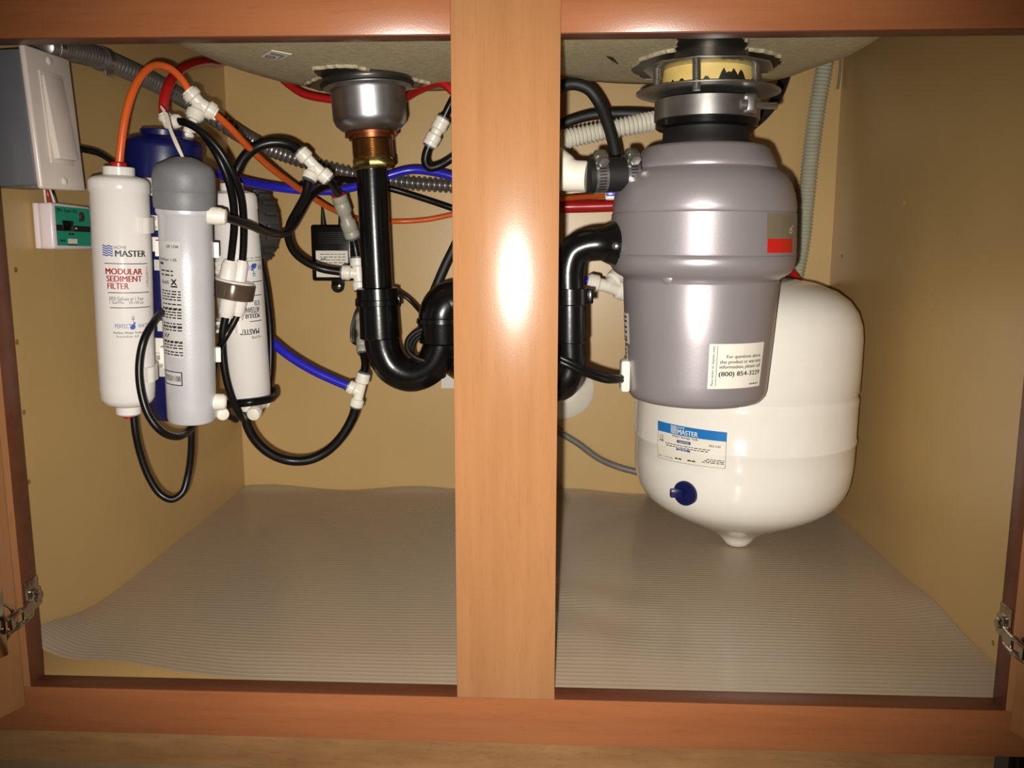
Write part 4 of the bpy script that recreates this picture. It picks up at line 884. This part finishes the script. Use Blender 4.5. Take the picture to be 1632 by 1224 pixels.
solo('corrugated_hose', corrugated(spline(px([(1322, 60, 546), (1313, 110, 546), (1301, 180, 548), (1292, 250, 548), (1285, 320, 548), (1279, 380, 548), (1268, 440, 546), (1256, 500, 540)]), 14), 10.2, 1.1, 4.6, 18, 8), CORRG, 'translucent grey corrugated hose hanging down the back panel at right', 'hose')
tube('grey_wire', 'thin grey wire in the upper right back corner', [(1340, 80, 556), (1339, 110, 558), (1335, 142, 560)], 1.6, GREYC, 'wire')
tube('grey_cable', 'grey cable sloping down the back panel behind the tank', [(860, 672, 556), (890, 688, 556), (920, 706, 556), (955, 731, 556), (985, 744, 556), (1030, 756, 550)], 4.6, GREYC, 'cable')
tube('thin_black_wire', 'thin black wire leaving the slip nut to the trap elbow', [(618, 455, 330), (632, 464, 340), (652, 478, 345), (674, 502, 340)], 2.2, BLACKT, 'wire')
tube('braided_cord', 'braided black hose slanting up behind the stile', [(705, 600, 552), (690, 560, 530), (682, 510, 450), (688, 475, 405), (697, 452, 402), (710, 422, 404), (728, 385, 406), (750, 330, 410), (770, 230, 420), (780, 120, 430), (782, 40, 432)], 5.6, BLACKR, 'cord')
# thin wire bundle behind the trap
mb = MB()
for k in range(3): mb.tube(spline(px([(576, 478, 350), (566+k*2, 500, 352), (560+k*3, 525, 352), (562+k*3, 545, 352), (578, 552-2*k, 350)]), 8), 1.5, 8)
solo('wire_bundle', mb, BLACKT, 'looped bundle of thin black wires left of the trap', 'wire')
# disposer power cord: coil around the trap, then level to the disposer
mb = MB()
for q in (0, 7): mb.tube(spline(px([(720, 560+q, 250), (800, 555+q, 180), (870, 560+q, 138), (900, 573+q, 132), (935, 589+q, 136), (965, 599+q, 146), (998, 602+q*.5, 172)]), 10), 2.8, 10)
pc = part('power_cord', mb, BLACKT, dz, 'black twin power cord')
mb = MB()
for k in range(3):
    ring = []
    for i in range(30):
        a = 2*PI*i/30; ring.append(PY(692+k*3+math.cos(a)*(40-k), 547+k*4+math.sin(a)*(27+k), SY-2+k*3)+Vector((0, -math.sin(a*.5)*25+8, 0)))
    mb.tube(ring, 2.6, 8, closed=True)
solo('wire_coil', mb, BLACKT, 'coil of black cord looped round the trap joint by the centre stile', 'wire')
# ================================================================== ON THE BACK PANEL
ad = thing('power_adapter', 'black power adapter with paper label on the back panel', 'power adapter', PY(523, 450, 545))
c00, c10, c01 = PY(497, 448, 538), PY(562, 448, 538), PY(494, 358, 538); ctr = (c10+c01)/2
wd = (c10-c00).length; ht = (c01-c00).length
part('case', MB().box(Vector((ctr.x, 551, ctr.z)), (wd, 25, ht), 3.5, None, 3), BLACKP, ad)
mp = flatmap(Vector((ctr.x-wd/2, 538.2, ctr.z-ht/2)), Vector((ctr.x+wd/2, 538.2, ctr.z-ht/2)), Vector((ctr.x-wd/2, 538.2, ctr.z+ht/2)), (0, -1, 0))
mb = MB(); prect(mb, mp, .12, .9, .07, .54, .5); part('label', mb, PAPER, ad)
mb = MB()
for k in range(4): pdash(mb, mp, .22, .84, .47-.05*k, .485-.05*k, 6, k, .7)
pdash(mb, mp, .25, .36, .38, .41, 2, 3, .8); pdash(mb, mp, .45, .62, .12, .16, 2, 5, .8); part('label_print', mb, GREYC, ad)
mb = MB()
for k in range(6): mb.box(mp(.5, .68+.035*k, .3), (wd*.62, 1.0, 1.2), .2)
part('vent_rib', mb, BLACKR, ad)
part('mounting_tab', MB().lathe([(9, 0), (9, 3), (8.4, 3.6)], PY(539, 456, 560), (0, -1, 0), 24).box(PY(539, 447, 558)+Vector((0, 0, 3)), (18, 4, 20), .5), BLACKP, ad)
part('screw', MB().lathe([(3.6, 0), (3.6, 1), (1, 2)], PY(539, 456, 556.2), (0, -1, 0), 12), CHROME, ad)
for x in (516, 544): part('strain_relief', MB().tube(px([(x, 360, 550), (x-1, 348, 550), (x-2, 334, 550)]), [4.2, 3.2, 2.0], 10), BLACKR, ad)
mb = MB()
for x in (516, 544): mb.tube(spline(px([(x-2, 335, 550), (x-4, 322, 552), (x-20, 308, 554), (x-60, 300, 556), (x-130, 294, 556)]), 8), 1.8, 8)
part('cable', mb, BLACKT, ad)
es = thing('pipe_escutcheon', 'round white wall escutcheon behind the right drain pipe', 'escutcheon', PY(898, 668, 560))
part('ring', MB().lathe([(44, 0), (43.5, 3), (40, 6), (22, 12), (20, 12)], Vector((PY(897, 618, 562).x, 563.5, PY(897, 618, 562).z)), (0, -1, 0), 56), FITW, es)
ou = thing('outlet_plate', 'white outlet plate on the back panel behind the trap', 'outlet', PY(740, 618, 560))
ctr = PY(742, 556, 561)
part('plate', MB().box(Vector((ctr.x, 560.5, ctr.z)), (70, 6, 112), 2), WHITE, ou)
for q in (-20, 20): part('receptacle', MB().box(Vector((ctr.x, 557, ctr.z+q)), (32, 2.5, 27), 1.2), WHITE, ou)
